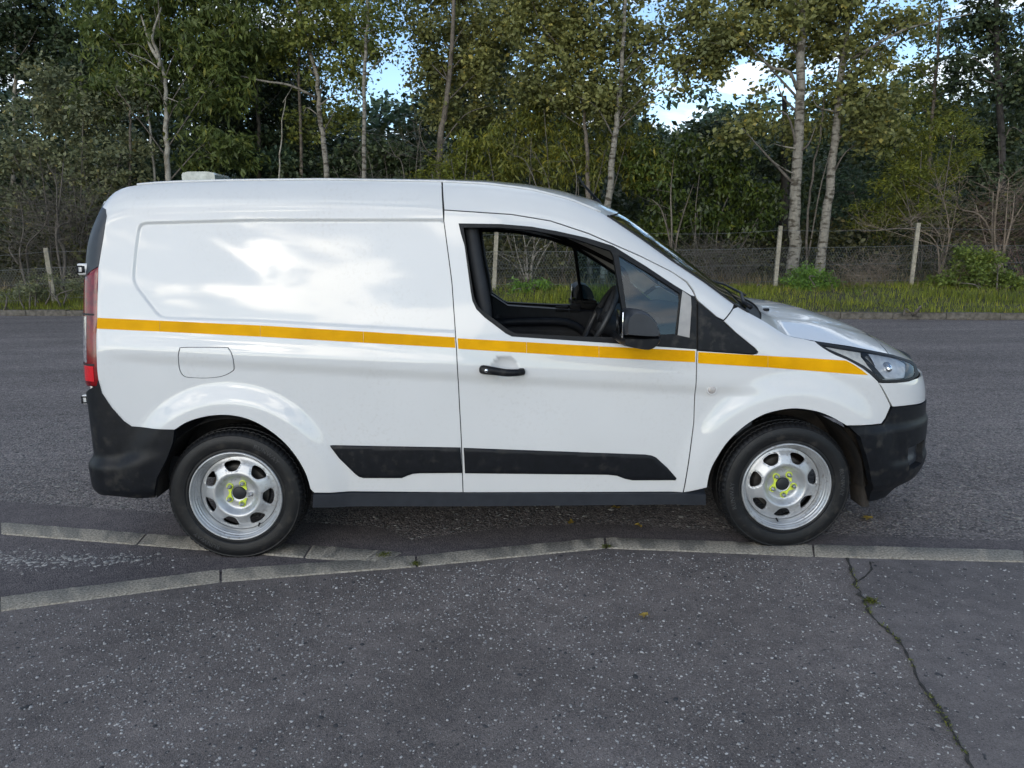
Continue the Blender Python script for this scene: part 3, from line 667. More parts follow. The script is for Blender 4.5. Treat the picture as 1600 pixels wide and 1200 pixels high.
def lathe_mesh(name, prof, m, n=96, ang=35, mod=None, close=False):
    mb = MB().lathe(prof, n, close); V = mb.V[0]
    if mod is not None: V = mod(V)
    me = mesh(name, V, mb.F, m); 
    try: me.set_sharp_from_angle(angle=math.radians(ang))
    except Exception: pass
    return me
RIMP = [(.150, -.09), (.196, -.085), (.214, -.09), (.214, -.06), (.190, -.02), (.186, .02), (.186, .045), (.190, .058), (.1955, .066), (.1965, .072), (.2015, .076), (.2035, .083), (.2085, .088), (.211, .094), (.2145, .098), (.219, .0975), (.2215, .093), (.222, .088), (.217, .084)]
def sp(P, k=5): return crs(P, k)
RIM = lathe_mesh('rim', [tuple(p) for p in sp(RIMP[5:], 4)][::-1], STEEL, 96, 60)
TYP = [(.214, .080), (.219, .089), (.228, .0955), (.236, .0945), (.240, .0985), (.262, .1045), (.280, .1045), (.292, .101), (.300, .0985), (.304, .0995), (.312, .094), (.3195, .083), (.3225, .072), (.316, .071), (.316, .067), (.3245, .066), (.3255, .036), (.317, .035), (.317, .026), (.326, .025), (.326, .006)]
TYP = TYP+[(r, -z) for r, z in TYP[::-1]]
NT = 288
def tread(V):
    V = V.reshape(len(TYP), NT, 3); r = np.array([p[0] for p in TYP]); zz = np.array([p[1] for p in TYP])
    for i in range(len(TYP)):
        if r[i] > .309 and abs(zz[i]) > .026:
            g = (np.arange(NT) % 4 == 0) if abs(zz[i]) > .06 else ((np.arange(NT)+1) % 4 == 0); k = np.where(g, .986, 1.); V[i, :, :2] *= k[:, None]
    return V.reshape(-1, 3)
TYRE = lathe_mesh('tyre', TYP[::-1], RUBBER, NT, 28, tread)
CAP = lathe_mesh('hub_cap', [(.0001, .050), (.026, .050), (.031, .047), (.033, .040)][::-1], mat('cap_black', (.012, .013, .016), rough=.55, ns=30), 32, 40)
NUT = lathe_mesh('wheel_nut', [(.0001, .026), (.005, .0255), (.0085, .022), (.0092, .014), (.011, .010), (.0125, .002), (.0125, -.004)][::-1], mat('nut_steel', (.55, .56, .57), (.4, .4, .42), rough=.3, metal=.9, ns=60), 12, 30)
ir = []
mbI = MB(); mbI.lathe([(.0125, .0), (.0165, .0), (.0165, .006), (.0125, .006), (.0125, .0)], 20)
mbI.add(np.array([(.010, .011, .001), (.034, .0035, .001), (.037, 0, .001), (.034, -.0035, .001), (.010, -.011, .001), (.010, .011, .005), (.034, .0035, .005), (.037, 0, .005), (.034, -.0035, .005), (.010, -.011, .005)]), [(0, 1, 2, 3, 4), (9, 8, 7, 6, 5), (0, 5, 6, 1), (1, 6, 7, 2), (2, 7, 8, 3), (3, 8, 9, 4)])
IND = mesh('nut_indicator', np.concatenate(mbI.V), mbI.F, LIME, smooth=False)
DRUM = lathe_mesh('brake_disc', [(.0001, .0), (.135, .0), (.14, -.006), (.14, -.03)][::-1], mat('brake_iron', (.10, .095, .09), (.05, .045, .04), rough=.5, metal=.7, ns=30), 48, 40)
VALVE = MB().tube([(0, .176, .060), (0, .181, .085)], [.005, .0035], 8)
VALVE = mesh('valve', np.concatenate(VALVE.V), VALVE.F, RUBBER)
LET = []
def lettering(word, a_mid):
    cu = bpy.data.curves.new('lettering', 'FONT'); cu.body = word; cu.size = .030; cu.extrude = .0008; cu.align_x = 'CENTER'; cu.resolution_u = 2; cu.space_character = 1.08
    to = bpy.data.objects.new('tmp', cu); COL.objects.link(to); dg = bpy.context.evaluated_depsgraph_get(); me = bpy.data.meshes.new_from_object(to.evaluated_get(dg))
    V = np.zeros(len(me.vertices)*3); me.vertices.foreach_get('co', V); V = V.reshape(-1, 3)
    r = .262+V[:, 1]; a = a_mid-V[:, 0]/.27; z = np.interp(r, [.24, .262, .280, .292], [.0985, .1045, .1045, .101])+.0002+V[:, 2]
    me.vertices.foreach_set('co', np.stack([r*np.cos(a), r*np.sin(a), z], 1).astype(np.float32).ravel()); me.materials.clear()
    me.materials.append(mat('lettering_rubber', (.05, .05, .053), (.035, .035, .037), rough=.55, ns=40)); me.update(); bpy.data.objects.remove(to); bpy.data.curves.remove(cu); return me
RUN = [lettering('RUNWAY', math.radians(a)) for a in (5, 188)]
def child(name, me, parent, loc=(0, 0, 0), rz=0.):
    o = bpy.data.objects.new(name, me); o.location = loc; o.rotation_euler = (0, 0, rz); link(o, parent); return o
for wx, f, rot in ((-WB, 0, .55), (WB, 0, 0.), (-WB, 1, .4), (WB, 1, .2)):
    cy = .128 if not f else 2*HW-.128
    e = empty('wheel', (wx, cy, HUBZ), van)
    # local Z points outwards, local X forward (near side)
    e.rotation_euler = (math.radians(90), 0, 0) if not f else (math.radians(-90), 0, 0)
    child('tyre', TYRE, e); child('rim', RIM, e, rz=rot); child('rim_disc', DISC, e, rz=rot); child('hub_cap', CAP, e); child('brake_disc', DRUM, e, (0, 0, .02)); child('valve', VALVE, e, rz=rot+math.pi*(.95 if wx > 0 else 1.0))
    for me in RUN: child('lettering', me, e, rz=rot*1.5)
    for i in range(5):
        a = rot+i*2*math.pi/5+(1.05 if wx > 0 else .62)
        p = (.054*math.cos(a), .054*math.sin(a), .044)
        child('wheel_nut', NUT, e, p)
        if not (wx < 0 and i == 4): child('nut_indicator', IND, e, (p[0], p[1], .0445), a+(2.25 if i % 2 else -2.25))
# --- arch liners, underbody
for hx in (-WB, WB):
    for f in (0, 1):
        a = np.linspace(-.05, np.pi+.03, 36); R = .372 if hx < 0 else .375; mb = MB()
        ys = (.03, .12, .34) if not f else (2*HW-.03, 2*HW-.12, 2*HW-.34)
        V = np.concatenate([np.stack([hx+R*np.cos(a), np.full(36, y), HUBZ+.012+R*np.sin(a)], 1) for y in ys]); F = [(r*36+i, r*36+i+1, (r+1)*36+i+1, (r+1)*36+i) for r in range(2) for i in range(35)]
        mb.add(V, F)
        c = np.array([[hx, ys[2], HUBZ]]); V = np.concatenate([c, np.stack([hx+R*np.cos(a), np.full(36, ys[2]), HUBZ+.012+R*np.sin(a)], 1)]); mb.add(V, [(0, i+1, i+2) for i in range(35)])
        mb.build('arch_liner', LINER, van)
MB().box((-.05, HW, .36), (1.78, 1.66, .10), bev=.01).box((-1.75, HW, .42), (.22, 1.5, .12)).box((1.78, HW, .36), (.16, 1.4, .14)).box((-1.33, HW, .42), (.9, 1.1, .1)).box((1.33, HW, .42), (.9, 1.1, .1)).build('underbody', SEAL, van, smooth=False)
for f in (0, 1):
    g = [(1326, 668), (1338, 690), (1346, 720), (1350, 755), (1352, 792)]; P = np.array([aty(a, b, .10) for a, b in g]); P = P if not f else mirror(P)
    V = np.concatenate([P+np.array([-.018, 0, 0]), P+np.array([.02, .0, 0])]); k = len(P); V = np.concatenate([V, V+np.array([0, .12 if not f else -.12, 0])])
    F = [(i, i+1, k+i+1, k+i) for i in range(k-1)]+[(i, 2*k+i, 2*k+i+1, i+1) for i in range(k-1)]+[(k+i, k+i+1, 3*k+i+1, 3*k+i) for i in range(k-1)]
    obj('mud_flap', V, F, LINER, van)

# --- cab
def mir(p): return p
trim = [(722, 349), (725, 384), (738, 469), (744, 482), (757, 495), (800, 525), (964, 536), (1086, 545), (1085, 600), (1075, 720), (1066, 760), (726, 760), (716, 545)]
TR = SZ([(800, 524), (964, 535), (1060, 541), (1085, 600), (1075, 720), (1066, 760), (726, 760), (716, 545), (735, 470), (744, 482), (757, 495)])
TR[:, 0] += .02
dt = panel('door_trim', TR, TRIM, van, metric=True, far=True, off=-.055, rim=.05, res=.03)
panel('door_trim', TR, TRIM, van, metric=True, off=-.055, rim=0, res=.05)
yf = 2*HW-.075
for px0, py0, px1, py1 in ((868, 478, 888, 487), (890, 475, 907, 488)):
    a = aty(px0, py0, yf); b = aty(px1, py1, yf); MB().box((a+b)/2, (abs(b[0]-a[0]), .03, abs(a[2]-b[2])), bev=.008).build('pull_handle', DARK, dt)
g = [aty(760, 505, yf-.03), aty(830, 502, yf-.04), aty(890, 505, yf-.03), aty(925, 530, yf)]; MB().tube(crs(g, 4), .03, 8).build('armrest', TRIM, dt)
dash = [(.62, .98), (.66, 1.04), (.80, 1.085), (1.05, 1.10), (1.18, 1.08), (1.18, .55), (.85, .55), (.70, .75)]
n = len(dash); V = np.concatenate([np.array([(x, y, z) for x, z in dash]) for y in (.14, .16, 2*HW-.16, 2*HW-.14)]); F = [(i*n+j, (i+1)*n+j, (i+1)*n+(j+1) % n, i*n+(j+1) % n) for i in range(3) for j in range(n)]+[tuple(range(n)), tuple(3*n+j for j in range(n))[::-1]]
ds = auto_smooth(obj('dashboard', V, F, TRIM, van), 30)
MB().box((.70, .50, 1.06), (.16, .36, .10), M=Matrix.Rotation(-.4, 3, 'Y'), bev=.03).build('instrument_hood', DARK, ds)
MB().box((.66, HW, .98), (.06, .30, .22), M=Matrix.Rotation(-.35, 3, 'Y'), bev=.015).build('centre_console', DARK, ds)
for k in range(3): MB().box((.632, HW-.08+.08*k, .95+.03*(k % 2)), (.012, .05, .03), M=Matrix.Rotation(-.35, 3, 'Y'), bev=.004).build('control', GREYP, ds)
sc_ = aty(936, 500, .47); Rm = np.array(Matrix.Rotation(math.radians(-62), 3, 'Y'))
sw = empty('steering_wheel', sc_, van); mb = MB(); a = np.linspace(0, 2*np.pi, 49)
mb.tube((np.stack([.185*np.cos(a), .185*np.sin(a), 0*a], 1)@Rm.T)+sc_, .016, 10, cap=False).build('rim', mat('wheel_leather', (.035, .037, .04), (.025, .026, .028), rough=.45, ns=60), sw)
mb = MB()
for q in (-.25, np.pi+.25, -np.pi/2): mb.tube((np.array([(0, 0, -.02), (.18*math.cos(q+np.pi/2), .18*math.sin(q+np.pi/2), 0)])@Rm.T)+sc_, [.028, .016], 8)
mb.tube((np.array([(0, 0, -.0), (0, 0, -.05), (0, 0, -.3)])@Rm.T)+sc_, [.06, .06, .03], 12); mb.build('spokes', DARK, sw)
for yy in (.50, 2*HW-.50):
    st = empty('seat', (-.05, yy, .40), van)
    MB().box((.10, yy, .60), (.50, .48, .16), M=Matrix.Rotation(-.10, 3, 'Y'), bev=.05).build('cushion', FABRIC, st)
    MB().box((-.255, yy, .98), (.12, .46, .66), M=Matrix.Rotation(-.16, 3, 'Y'), bev=.05).build('backrest', FABRIC, st)
    MB().box((-.30, yy, 1.42), (.09, .26, .18), M=Matrix.Rotation(-.12, 3, 'Y'), bev=.04).build('headrest', FABRIC, st)
MB().box((-.42, HW, 1.05), (.03, 1.52, 1.32)).build('bulkhead', DARK, van)
MB().box((.05, HW, .42), (1.2, 1.6, .04)).build('floor_mat', DARK, van)
top('headlining', c_(-.42, 0), c_(.42, .14), mat('headlining', (.16, .165, .17), (.13, .134, .14), rough=.9, ns=60), 12, off=-.035)
for f in (0, 1):
    P = np.array([aty(752, 352, .13), aty(764, 420, .12), aty(772, 470, .10), aty(778, 560, .10)]); P = np.array([(-.19, .145, 1.60), (-.165, .125, 1.40), (-.13, .10, 1.2), (-.12, .09, .95)]); P = P if not f else mirror(P)
    MB().tube(crs(P, 3), .035, 8).build('inner_pillar', DARK, van)
# seat belt by the near pillar
MB().tube(crs([(-.20, .16, 1.56), (-.185, .15, 1.3), (-.18, .16, 1.0), (-.2, .17, .7)], 3), .011, 4).build('seat_belt', mat('belt_webbing', (.12, .13, .15), (.08, .09, .1), rough=.8, ns=80), van)

# ================================================================== GROUND
def asphalt(name, dark, light, chip, scale, chip_amt, bump=.5, stain=.25, stretch=.35):
    m = bpy.data.materials.new(name); m.use_nodes = True; t = m.node_tree; b = t.nodes['Principled BSDF']; nd = t.nodes; lk = t.links
    tcn = nd.new('ShaderNodeTexCoord')
    def noise(s, d=4, r=.6):
        n = nd.new('ShaderNodeTexNoise'); n.inputs['Scale'].default_value = s; n.inputs['Detail'].default_value = d; n.inputs['Roughness'].default_value = r; lk.new(tcn.outputs['Object'], n.inputs['Vector']); return n
    def ramp(src, p0, p1, c0, c1):
        r = nd.new('ShaderNodeValToRGB'); e = r.color_ramp.elements; e[0].position = p0; e[1].position = p1; e[0].color = (*c0, 1); e[1].color = (*c1, 1); lk.new(src, r.inputs[0]); return r.outputs[0]
    def mixc(kind_, f, a, c):
        x = nd.new('ShaderNodeMix'); x.data_type = 'RGBA'; x.blend_type = kind_
        if isinstance(f, (int, float)): x.inputs[0].default_value = f
        else: lk.new(f, x.inputs[0])
        lk.new(a, x.inputs[6]); 
        if isinstance(c, tuple): x.inputs[7].default_value = (*c, 1)
        else: lk.new(c, x.inputs[7])
        return x.outputs[2]
    vo = nd.new('ShaderNodeTexVoronoi'); vo.inputs['Scale'].default_value = scale; lk.new(tcn.outputs['Object'], vo.inputs['Vector'])
    sp_ = nd.new('ShaderNodeSeparateColor'); lk.new(vo.outputs['Color'], sp_.inputs[0])
    base = ramp(sp_.outputs[0], .1, .9, dark, light)
    bn = noise(1.3, 6); mpn = nd.new('ShaderNodeMapping'); mpn.inputs['Scale'].default_value = (stretch, 1, 1); lk.new(tcn.outputs['Object'], mpn.inputs[0]); lk.new(mpn.outputs[0], bn.inputs['Vector'])   # wear runs along the road
    big = ramp(bn.outputs[0], .3, .7, (1-stain,)*3, (1+stain*.6,)*3)
    base = mixc('MULTIPLY', 1., base, big)
    base = mixc('MULTIPLY', .8, base, ramp(noise(11, 5).outputs[0], .3, .72, (.72, .72, .73), (1.2, 1.19, 1.17)))
    cm = ramp(sp_.outputs[1], 1-chip_amt-.01, 1-chip_amt+.01, (0, 0, 0), (1, 1, 1))
    edge = ramp(vo.outputs['Distance'], .30, .46, (1, 1, 1), (0, 0, 0))
    f = nd.new('ShaderNodeMath'); f.operation = 'MULTIPLY'; lk.new(cm, f.inputs[0]); lk.new(edge, f.inputs[1])
    base = mixc('MIX', f.outputs[0], base, chip)
    pits = ramp(noise(scale*.55, 2, .5).outputs[0], .30, .36, (.25, .25, .27), (1, 1, 1))
    base = mixc('MULTIPLY', .85, base, pits)
    lk.new(base, b.inputs['Base Color']); b.inputs['Roughness'].default_value = .82; b.inputs['Specular IOR Level'].default_value = .35
    bp = nd.new('ShaderNodeBump'); bp.inputs['Strength'].default_value = bump; bp.inputs['Distance'].default_value = .006; bp.invert = True
    add = nd.new('ShaderNodeMath'); add.operation = 'SUBTRACT'; lk.new(vo.outputs['Distance'], add.inputs[0]); lk.new(pits, add.inputs[1])
    lk.new(add.outputs[0], bp.inputs['Height']); lk.new(bp.outputs[0], b.inputs['Normal'])
    MATS[name] = m; return m
ROADM = asphalt('road_asphalt', (0.105, 0.091, 0.085), (0.281, 0.243, 0.227), (0.440, 0.368, 0.315), 85., .16, .9, .34, .22)
PAVEM = asphalt('pavement_asphalt', (0.128, 0.110, 0.102), (0.218, 0.187, 0.173), (0.343, 0.295, 0.258), 240., .05, .35, .34, .8)
PAVEM2 = asphalt('patched_asphalt', (0.143, 0.124, 0.118), (0.208, 0.182, 0.171), (0.290, 0.260, 0.230), 260., .03, .3, .26, .8)
SMOOTHM = asphalt('worn_asphalt', (0.094, 0.080, 0.080), (0.174, 0.149, 0.144), (0.264, 0.219, 0.192), 170., .05, .45, .2)
KERBM = mat('kerb_concrete', (.42, .375, .305), (.185, .160, .125), rough=.9, ns=95, bump=.5, bs=220, detail=8)
KERBO = mat('old_kerb_stone', (.17, .15, .125), (.085, .075, .06), rough=.95, ns=14, bump=.8, bs=60, detail=8)
SOIL = mat('soil', (.07, .06, .04), (.035, .032, .022), rough=.95, ns=3, bump=.8, bs=25)

def sheet(name, pts, z, m): return kind(obj(name, [(p[0], p[1], z) for p in pts], [tuple(range(len(pts)))], m, smooth=False), 'structure')
sheet('ground', [(-900, -900), (900, -900), (900, 900), (-900, 900)], -.03, mat('far_ground', (.09, .10, .05), (.06, .065, .035), rough=.95, ns=.05))
FKX = np.array([-70, -30, -10.2, .3, 2.8, 8.5, 9.4, 16, 40, 70]); FKY = np.array([20.5, 15.4, 12.75, 11.35, 10.95, 10.0, 9.85, 8.9, 6., 3.])
_fk = smtab(FKX, FKY, 1.2, -70, 70, 900)
def fky(x): return np.interp(x, *_fk)
g = np.linspace(-70, 70, 57)
V = [(x, -3.0, 0) for x in g]+[(x, float(fky(x))+.02, 0) for x in g]; k = len(g)
kind(obj('road', V, [(i, i+1, k+i+1, k+i) for i in range(k-1)], ROADM, smooth=False), 'structure')
# near kerb lines (px of far edge / near edge)
KA = [((0, 935), (0, 958)), ((345, 892), (345, 912)), ((650, 870), (652, 888)), ((945, 841.5), (947, 859)), ((1270, 853), (1272, 872)), ((1600, 862), (1602, 881))]
KAf = np.array([atz(*a)[:2] for a, b in KA]); KAn = np.array([atz(*b)[:2] for a, b in KA])
def extend(P, i, d): return P[i]+(P[i]-P[i+1 if i == 0 else i-1])*d
KAf = np.concatenate([[extend(KAf, 0, 9.), extend(KAf, 0, 1.0)], KAf, [extend(KAf, 5, 1.), extend(KAf, 5, 9.)]]); KAn = np.concatenate([[extend(KAn, 0, 9.), extend(KAn, 0, 1.0)], KAn, [extend(KAn, 5, 1.), extend(KAn, 5, 9.)]])
KB = [((-110, 809), (-110, 826)), ((0, 817.5), (0, 836)), ((230, 836), (214, 853)), ((487, 854), (475, 873.5)), ((630, 865), (600, 882))]
KBf = np.array([atz(*a)[:2] for a, b in KB]); KBn = np.array([atz(*b)[:2] for a, b in KB]); KBf = np.concatenate([[extend(KBf, 0, 8.)], KBf]); KBn = np.concatenate([[extend(KBn, 0, 8.)], KBn])
KERB_TOP = .011
def kerb_stone(f0, f1, n0, n1, parent, top_=KERB_TOP, m=KERBM, gap=.006, seg=26):
    L = np.linalg.norm(f1-f0); k = gap/L; V = []; F = []
    prof = [(0, -.06), (0, top_-.006), (.05, top_), (.95, top_), (1, top_-.006), (1, -.06)]; n = len(prof)
    for i in range(seg+1):
        t = k+(1-2*k)*i/seg; a = f0+(f1-f0)*t; b = n0+(n1-n0)*t; e = .0035 if i in (0, seg) else 0
        for u, z in prof:
            p = b+(a-b)*u; j = rng.normal(0, .0013, 3) if z > -.05 else (0, 0, 0); V.append((p[0]+j[0], p[1]+j[1], z-e+j[2]*.6))
    for i in range(seg):
        for j in range(n-1): F.append((i*n+j, (i+1)*n+j, (i+1)*n+j+1, i*n+j+1))
    F += [tuple(range(n)), tuple(seg*n+j for j in range(n))[::-1]]
    return auto_smooth(obj('kerb_stone', V, [f[::-1] for f in F], m, parent), 40)
def kerb_run(name, f, n, split):
    e = kind(empty(name, (0, 0, 0)), 'structure'); 
    for i in range(len(f)-1):
        q = split[i]
        for j in range(q):
            a, b = j/q, (j+1)/q; kerb_stone(f[i]+(f[i+1]-f[i])*a, f[i]+(f[i+1]-f[i])*b, n[i]+(n[i+1]-n[i])*a, n[i]+(n[i+1]-n[i])*b, e)
    return e
kerb_run('kerb', KAf, KAn, [7, 1, 1, 1, 1, 1, 1, 1, 7])
kerb_run('channel_kerb', KBf, KBn, [5, 1, 1, 1, 1])
# worn asphalt strips beside the kerbs
def ribbon(name, A, B, z, m, parent=None):
    V = [(*p, z) for p in A]+[(*p, z) for p in B]; k = len(A); return obj(name, V, [(i, i+1, k+i+1, k+i)[::-1] for i in range(k-1)], m, parent, smooth=False)
kf = densify(KAf, .2, False); x_ = np.linspace(-9, 9, 120); yk = np.interp(x_, KAf[:, 0], KAf[:, 1]); ykb = np.interp(x_, KBf[:, 0], KBf[:, 1])
wob = np.convolve(rng.normal(0, .03, 160), np.ones(9)/9, 'valid')[:120]
topy = np.where(x_ < KBf[-1, 0], np.maximum(ykb, yk)+.30, yk+.14+.10*np.exp(-((x_+.1)/.6)**2))+wob
kind(ribbon('road_edge', np.stack([x_, topy], 1), np.stack([x_, yk-.02], 1), .004, SMOOTHM), 'structure')
# pavement, split along its long crack
CR = np.array([atz(*p)[:2] for p in [(1323, 874), (1333, 903), (1342, 932), (1360, 962), (1384, 985), (1408, 1008), (1428, 1046), (1443, 1082), (1466, 1110), (1488, 1148), (1513, 1192)]])
CR = np.concatenate([CR, [CR[-1]+(CR[-1]-CR[-2])*3, CR[-1]+np.array([-.3, -5.])]])
kn = KAn; ci = 7
left = [tuple(p) for p in kn if p[0] < CR[0][0]]+[tuple(p) for p in CR]+[(-18, -7.), (-18, float(kn[0][1])-.6)]
right = [tuple(p) for p in CR[::-1]]+[tuple(p) for p in kn if p[0] > CR[0][0]]+[(18, -7.)]
sheet('pavement', left, .006, PAVEM); sheet('pavement_patch', right, .0062, PAVEM2)
sheet('forecourt', [(-60, -60), (60, -60), (60, -6.9), (-60, -6.9)], .001, mat('forecourt_asphalt', (.13, .13, .135), (.09, .09, .095), rough=.9, ns=1.2))
cr = densify(CR, .035, False); tn = np.gradient(cr, axis=0); tn /= np.linalg.norm(tn, axis=1)[:, None]; pn = np.stack([-tn[:, 1], tn[:, 0]], 1)
j1 = rng.normal(0, .004, len(cr)); wd = np.clip(.0055+rng.normal(0, .0035, len(cr)), .0018, .014)
ck = kind(ribbon('crack', cr+pn*(j1+wd)[:, None], cr+pn*(j1-wd)[:, None], .0085, mat('crack_dirt', (.060, .054, .045), (.024, .022, .020), rough=.95, ns=60, bump=.6, bs=150)), 'structure')
c2 = densify(np.array([atz(*p)[:2] for p in [(1338, 912), (1352, 903), (1362, 892), (1359, 880), (1366, 882)]]), .02, False); w2 = rng.uniform(.002, .005, len(c2)); t2 = np.gradient(c2, axis=0); t2 /= np.linalg.norm(t2, axis=1)[:, None]; p2 = np.stack([-t2[:, 1], t2[:, 0]], 1)
kind(ribbon('crack', c2+p2*w2[:, None], c2-p2*w2[:, None], .0085, MATS['crack_dirt']), 'structure')
# stone chippings rolled into the pavement
def chips(name, P, size, m, z, flat=.35):
    n = len(P); a = rng.uniform(0, 2*np.pi, n); K = 5; V = np.zeros((n, 2*K+1, 3)); sx = size*rng.uniform(.7, 1.3, n); sy = sx*rng.uniform(.45, .9, n)
    for j in range(K):
        q = 2*np.pi*j/K; rr = rng.uniform(.75, 1.15, n); u = sx*rr*math.cos(q); v = sy*rr*math.sin(q); cx = u*np.cos(a)-v*np.sin(a); cy = u*np.sin(a)+v*np.cos(a)
        V[:, j] = np.stack([P[:, 0]+cx, P[:, 1]+cy, np.full(n, z-.001)], 1); V[:, K+j] = np.stack([P[:, 0]+cx*.72, P[:, 1]+cy*.72, z+sy*flat*rng.uniform(.6, 1.1, n)], 1)
    V[:, 2*K] = np.stack([P[:, 0], P[:, 1], z+sy*flat*1.15], 1)
    F = [[j, (j+1) % K, K+(j+1) % K] for j in range(K)]+[[j, K+(j+1) % K, K+j] for j in range(K)]+[[K+j, K+(j+1) % K, 2*K] for j in range(K)]
    F = (np.array(F)[None]+(np.arange(n)*(2*K+1))[:, None, None]).reshape(-1, 3)
    return kind(obj(name, V.reshape(-1, 3), F, m, smooth=False), 'stuff')
def chipmat(name, c1, c2):
    m = mat(name, c1, c2, rough=.75, ns=50); t = m.node_tree; ge = t.nodes.new('ShaderNodeNewGeometry'); rp = [n for n in t.nodes if n.type == 'VALTORGB'][0]; t.links.new(ge.outputs['Random Per Island'], rp.inputs[0]); rp.color_ramp.elements[0].position = 0; rp.color_ramp.elements[1].position = 1; return m
CHIPM = chipmat('chipping_stone', (.46, .44, .42), (.17, .163, .158)); CHIPD = chipmat('dark_chipping', (.06, .058, .06), (.028, .028, .03))
def scatter(n, x0, x1, y0, y1, test): 
    P = np.stack([rng.uniform(x0, x1, n), rng.uniform(y0, y1, n)], 1); return P[test(P)]
kny = lambda x: np.interp(x, KAn[:, 0], KAn[:, 1]); crx = lambda y: np.interp(y, CR[::-1, 1], CR[::-1, 0])
def dens(P):   # patchy scatter
    f = .5+.5*np.sin(P[:, 0]*3.1+1.3*np.sin(P[:, 1]*2.2))*np.sin(P[:, 1]*3.7+P[:, 0]); return rng.uniform(0, 1, len(P)) < .35+.65*f
P = scatter(62000, -4.2, 4.2, -2.6, .2, lambda P: (P[:, 1] < kny(P[:, 0])-.04) & dens(P) & ((P[:, 0] < crx(P[:, 1])-.02) | (rng.uniform(0, 1, len(P)) < .38)))
chips('chippings', P, np.minimum(rng.gamma(2.6, .00105, len(P))+.0014, .0072), CHIPM, .0066)
P = scatter(7000, -4.2, 4.2, -2.6, .2, lambda P: (P[:, 1] < kny(P[:, 0])-.03))
chips('dark_chippings', P, rng.gamma(4., .0012, len(P))+.001, CHIPD, .0058, .2)
P = np.stack([rng.normal(0, 1, 900), rng.normal(0, 1, 900)], 1)*1.15; c0 = atz(110, 877)[:2]; c1 = atz(-60, 872)[:2]
P = np.where(rng.uniform(0, 1, 900)[:, None] < .5, c0, c1)+P*np.array([.22, .045]); P = P[(P[:, 1] > np.interp(P[:, 0], KAf[:, 0], KAf[:, 1])+.05) & (P[:, 1] < np.interp(P[:, 0], KBn[:, 0], KBn[:, 1])-.04)]
chips('loose_chippings', P, rng.gamma(5., .0014, len(P))+.002, chipmat('loose_stone', (.40, .375, .345), (.12, .113, .106)), .0042, .22)
P = scatter(26000, -4.5, 5., .2, 3.2, lambda P: (P[:, 1] > np.interp(P[:, 0], x_, topy)) & (rng.uniform(0, 1, len(P)) < np.clip(1.3-.28*P[:, 1], .1, 1)))
chips('road_chippings', P, rng.gamma(4., .0016, len(P))+.0025, chipmat('road_stone', (.26, .245, .22), (.05, .05, .052)), .0, .3)

# ================================================================== VEGETATION
def leafmat(name, c1, c2, tr=.3, rough=.5):
    if name in MATS: return MATS[name]
    m = bpy.data.materials.new(name); m.use_nodes = True; t = m.node_tree; b = t.nodes['Principled BSDF']; nd = t.nodes; lk = t.links
    ge = nd.new('ShaderNodeNewGeometry'); rp = nd.new('ShaderNodeValToRGB'); e = rp.color_ramp.elements; e[0].color = (*c2, 1); e[1].color = (*c1, 1)
    x = rp.color_ramp.elements.new(.93); x.color = (*c1, 1); e[-1].color = (min(1, c1[0]*1.45), c1[1]*1.15, c1[2]*.8, 1)
    lk.new(ge.outputs['Random Per Island'], rp.inputs[0])
    tcn = nd.new('ShaderNodeTexCoord'); no = nd.new('ShaderNodeTexNoise'); no.inputs['Scale'].default_value = 1.1; no.inputs['Detail'].default_value = 3; lk.new(tcn.outputs['Object'], no.inputs['Vector'])
    r2 = nd.new('ShaderNodeValToRGB'); r2.color_ramp.elements[0].position = .3; r2.color_ramp.elements[1].position = .7; r2.color_ramp.elements[0].color = (.62, .66, .7, 1); r2.color_ramp.elements[1].color = (1.25, 1.2, 1.05, 1); lk.new(no.outputs[0], r2.inputs[0])
    mu = nd.new('ShaderNodeMix'); mu.data_type = 'RGBA'; mu.blend_type = 'MULTIPLY'; mu.inputs[0].default_value = 1; lk.new(rp.outputs[0], mu.inputs[6]); lk.new(r2.outputs[0], mu.inputs[7])
    lk.new(mu.outputs[2], b.inputs['Base Color']); b.inputs['Roughness'].default_value = rough; b.inputs['Specular IOR Level'].default_value = .4
    ts = nd.new('ShaderNodeBsdfTranslucent'); lk.new(mu.outputs[2], ts.inputs[0]); ms = nd.new('ShaderNodeMixShader'); ms.inputs[0].default_value = tr
    o = nd['Material Output']; lk.new(b.outputs[0], ms.inputs[1]); lk.new(ts.outputs[0], ms.inputs[2]); lk.new(ms.outputs[0], o.inputs[0])
    MATS[name] = m; return m
L_ASH = leafmat('ash_leaves', (0.175, 0.211, 0.054), (0.086, 0.122, 0.035)); L_OLV = leafmat('birch_leaves', (0.261, 0.278, 0.065), (0.117, 0.151, 0.041))
L_GRY = leafmat('grey_willow_leaves', (0.281, 0.290, 0.154), (0.132, 0.150, 0.083)); L_YEL = leafmat('yellowing_willow_leaves', (0.259, 0.251, 0.040), (0.112, 0.139, 0.033))
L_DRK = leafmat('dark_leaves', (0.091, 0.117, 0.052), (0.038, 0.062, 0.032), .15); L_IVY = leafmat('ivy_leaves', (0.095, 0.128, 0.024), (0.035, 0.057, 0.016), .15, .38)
L_FIR = leafmat('fine_green_sprays', (0.240, 0.255, 0.036), (0.120, 0.146, 0.026)); L_NET = leafmat('nettle_leaves', (0.200, 0.338, 0.058), (0.100, 0.195, 0.035))
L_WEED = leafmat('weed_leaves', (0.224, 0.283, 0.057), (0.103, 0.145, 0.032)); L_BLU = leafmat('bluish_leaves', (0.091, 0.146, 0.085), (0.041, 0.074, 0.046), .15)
L_ALD = leafmat('alder_leaves', (0.313, 0.310, 0.104), (0.152, 0.165, 0.059))
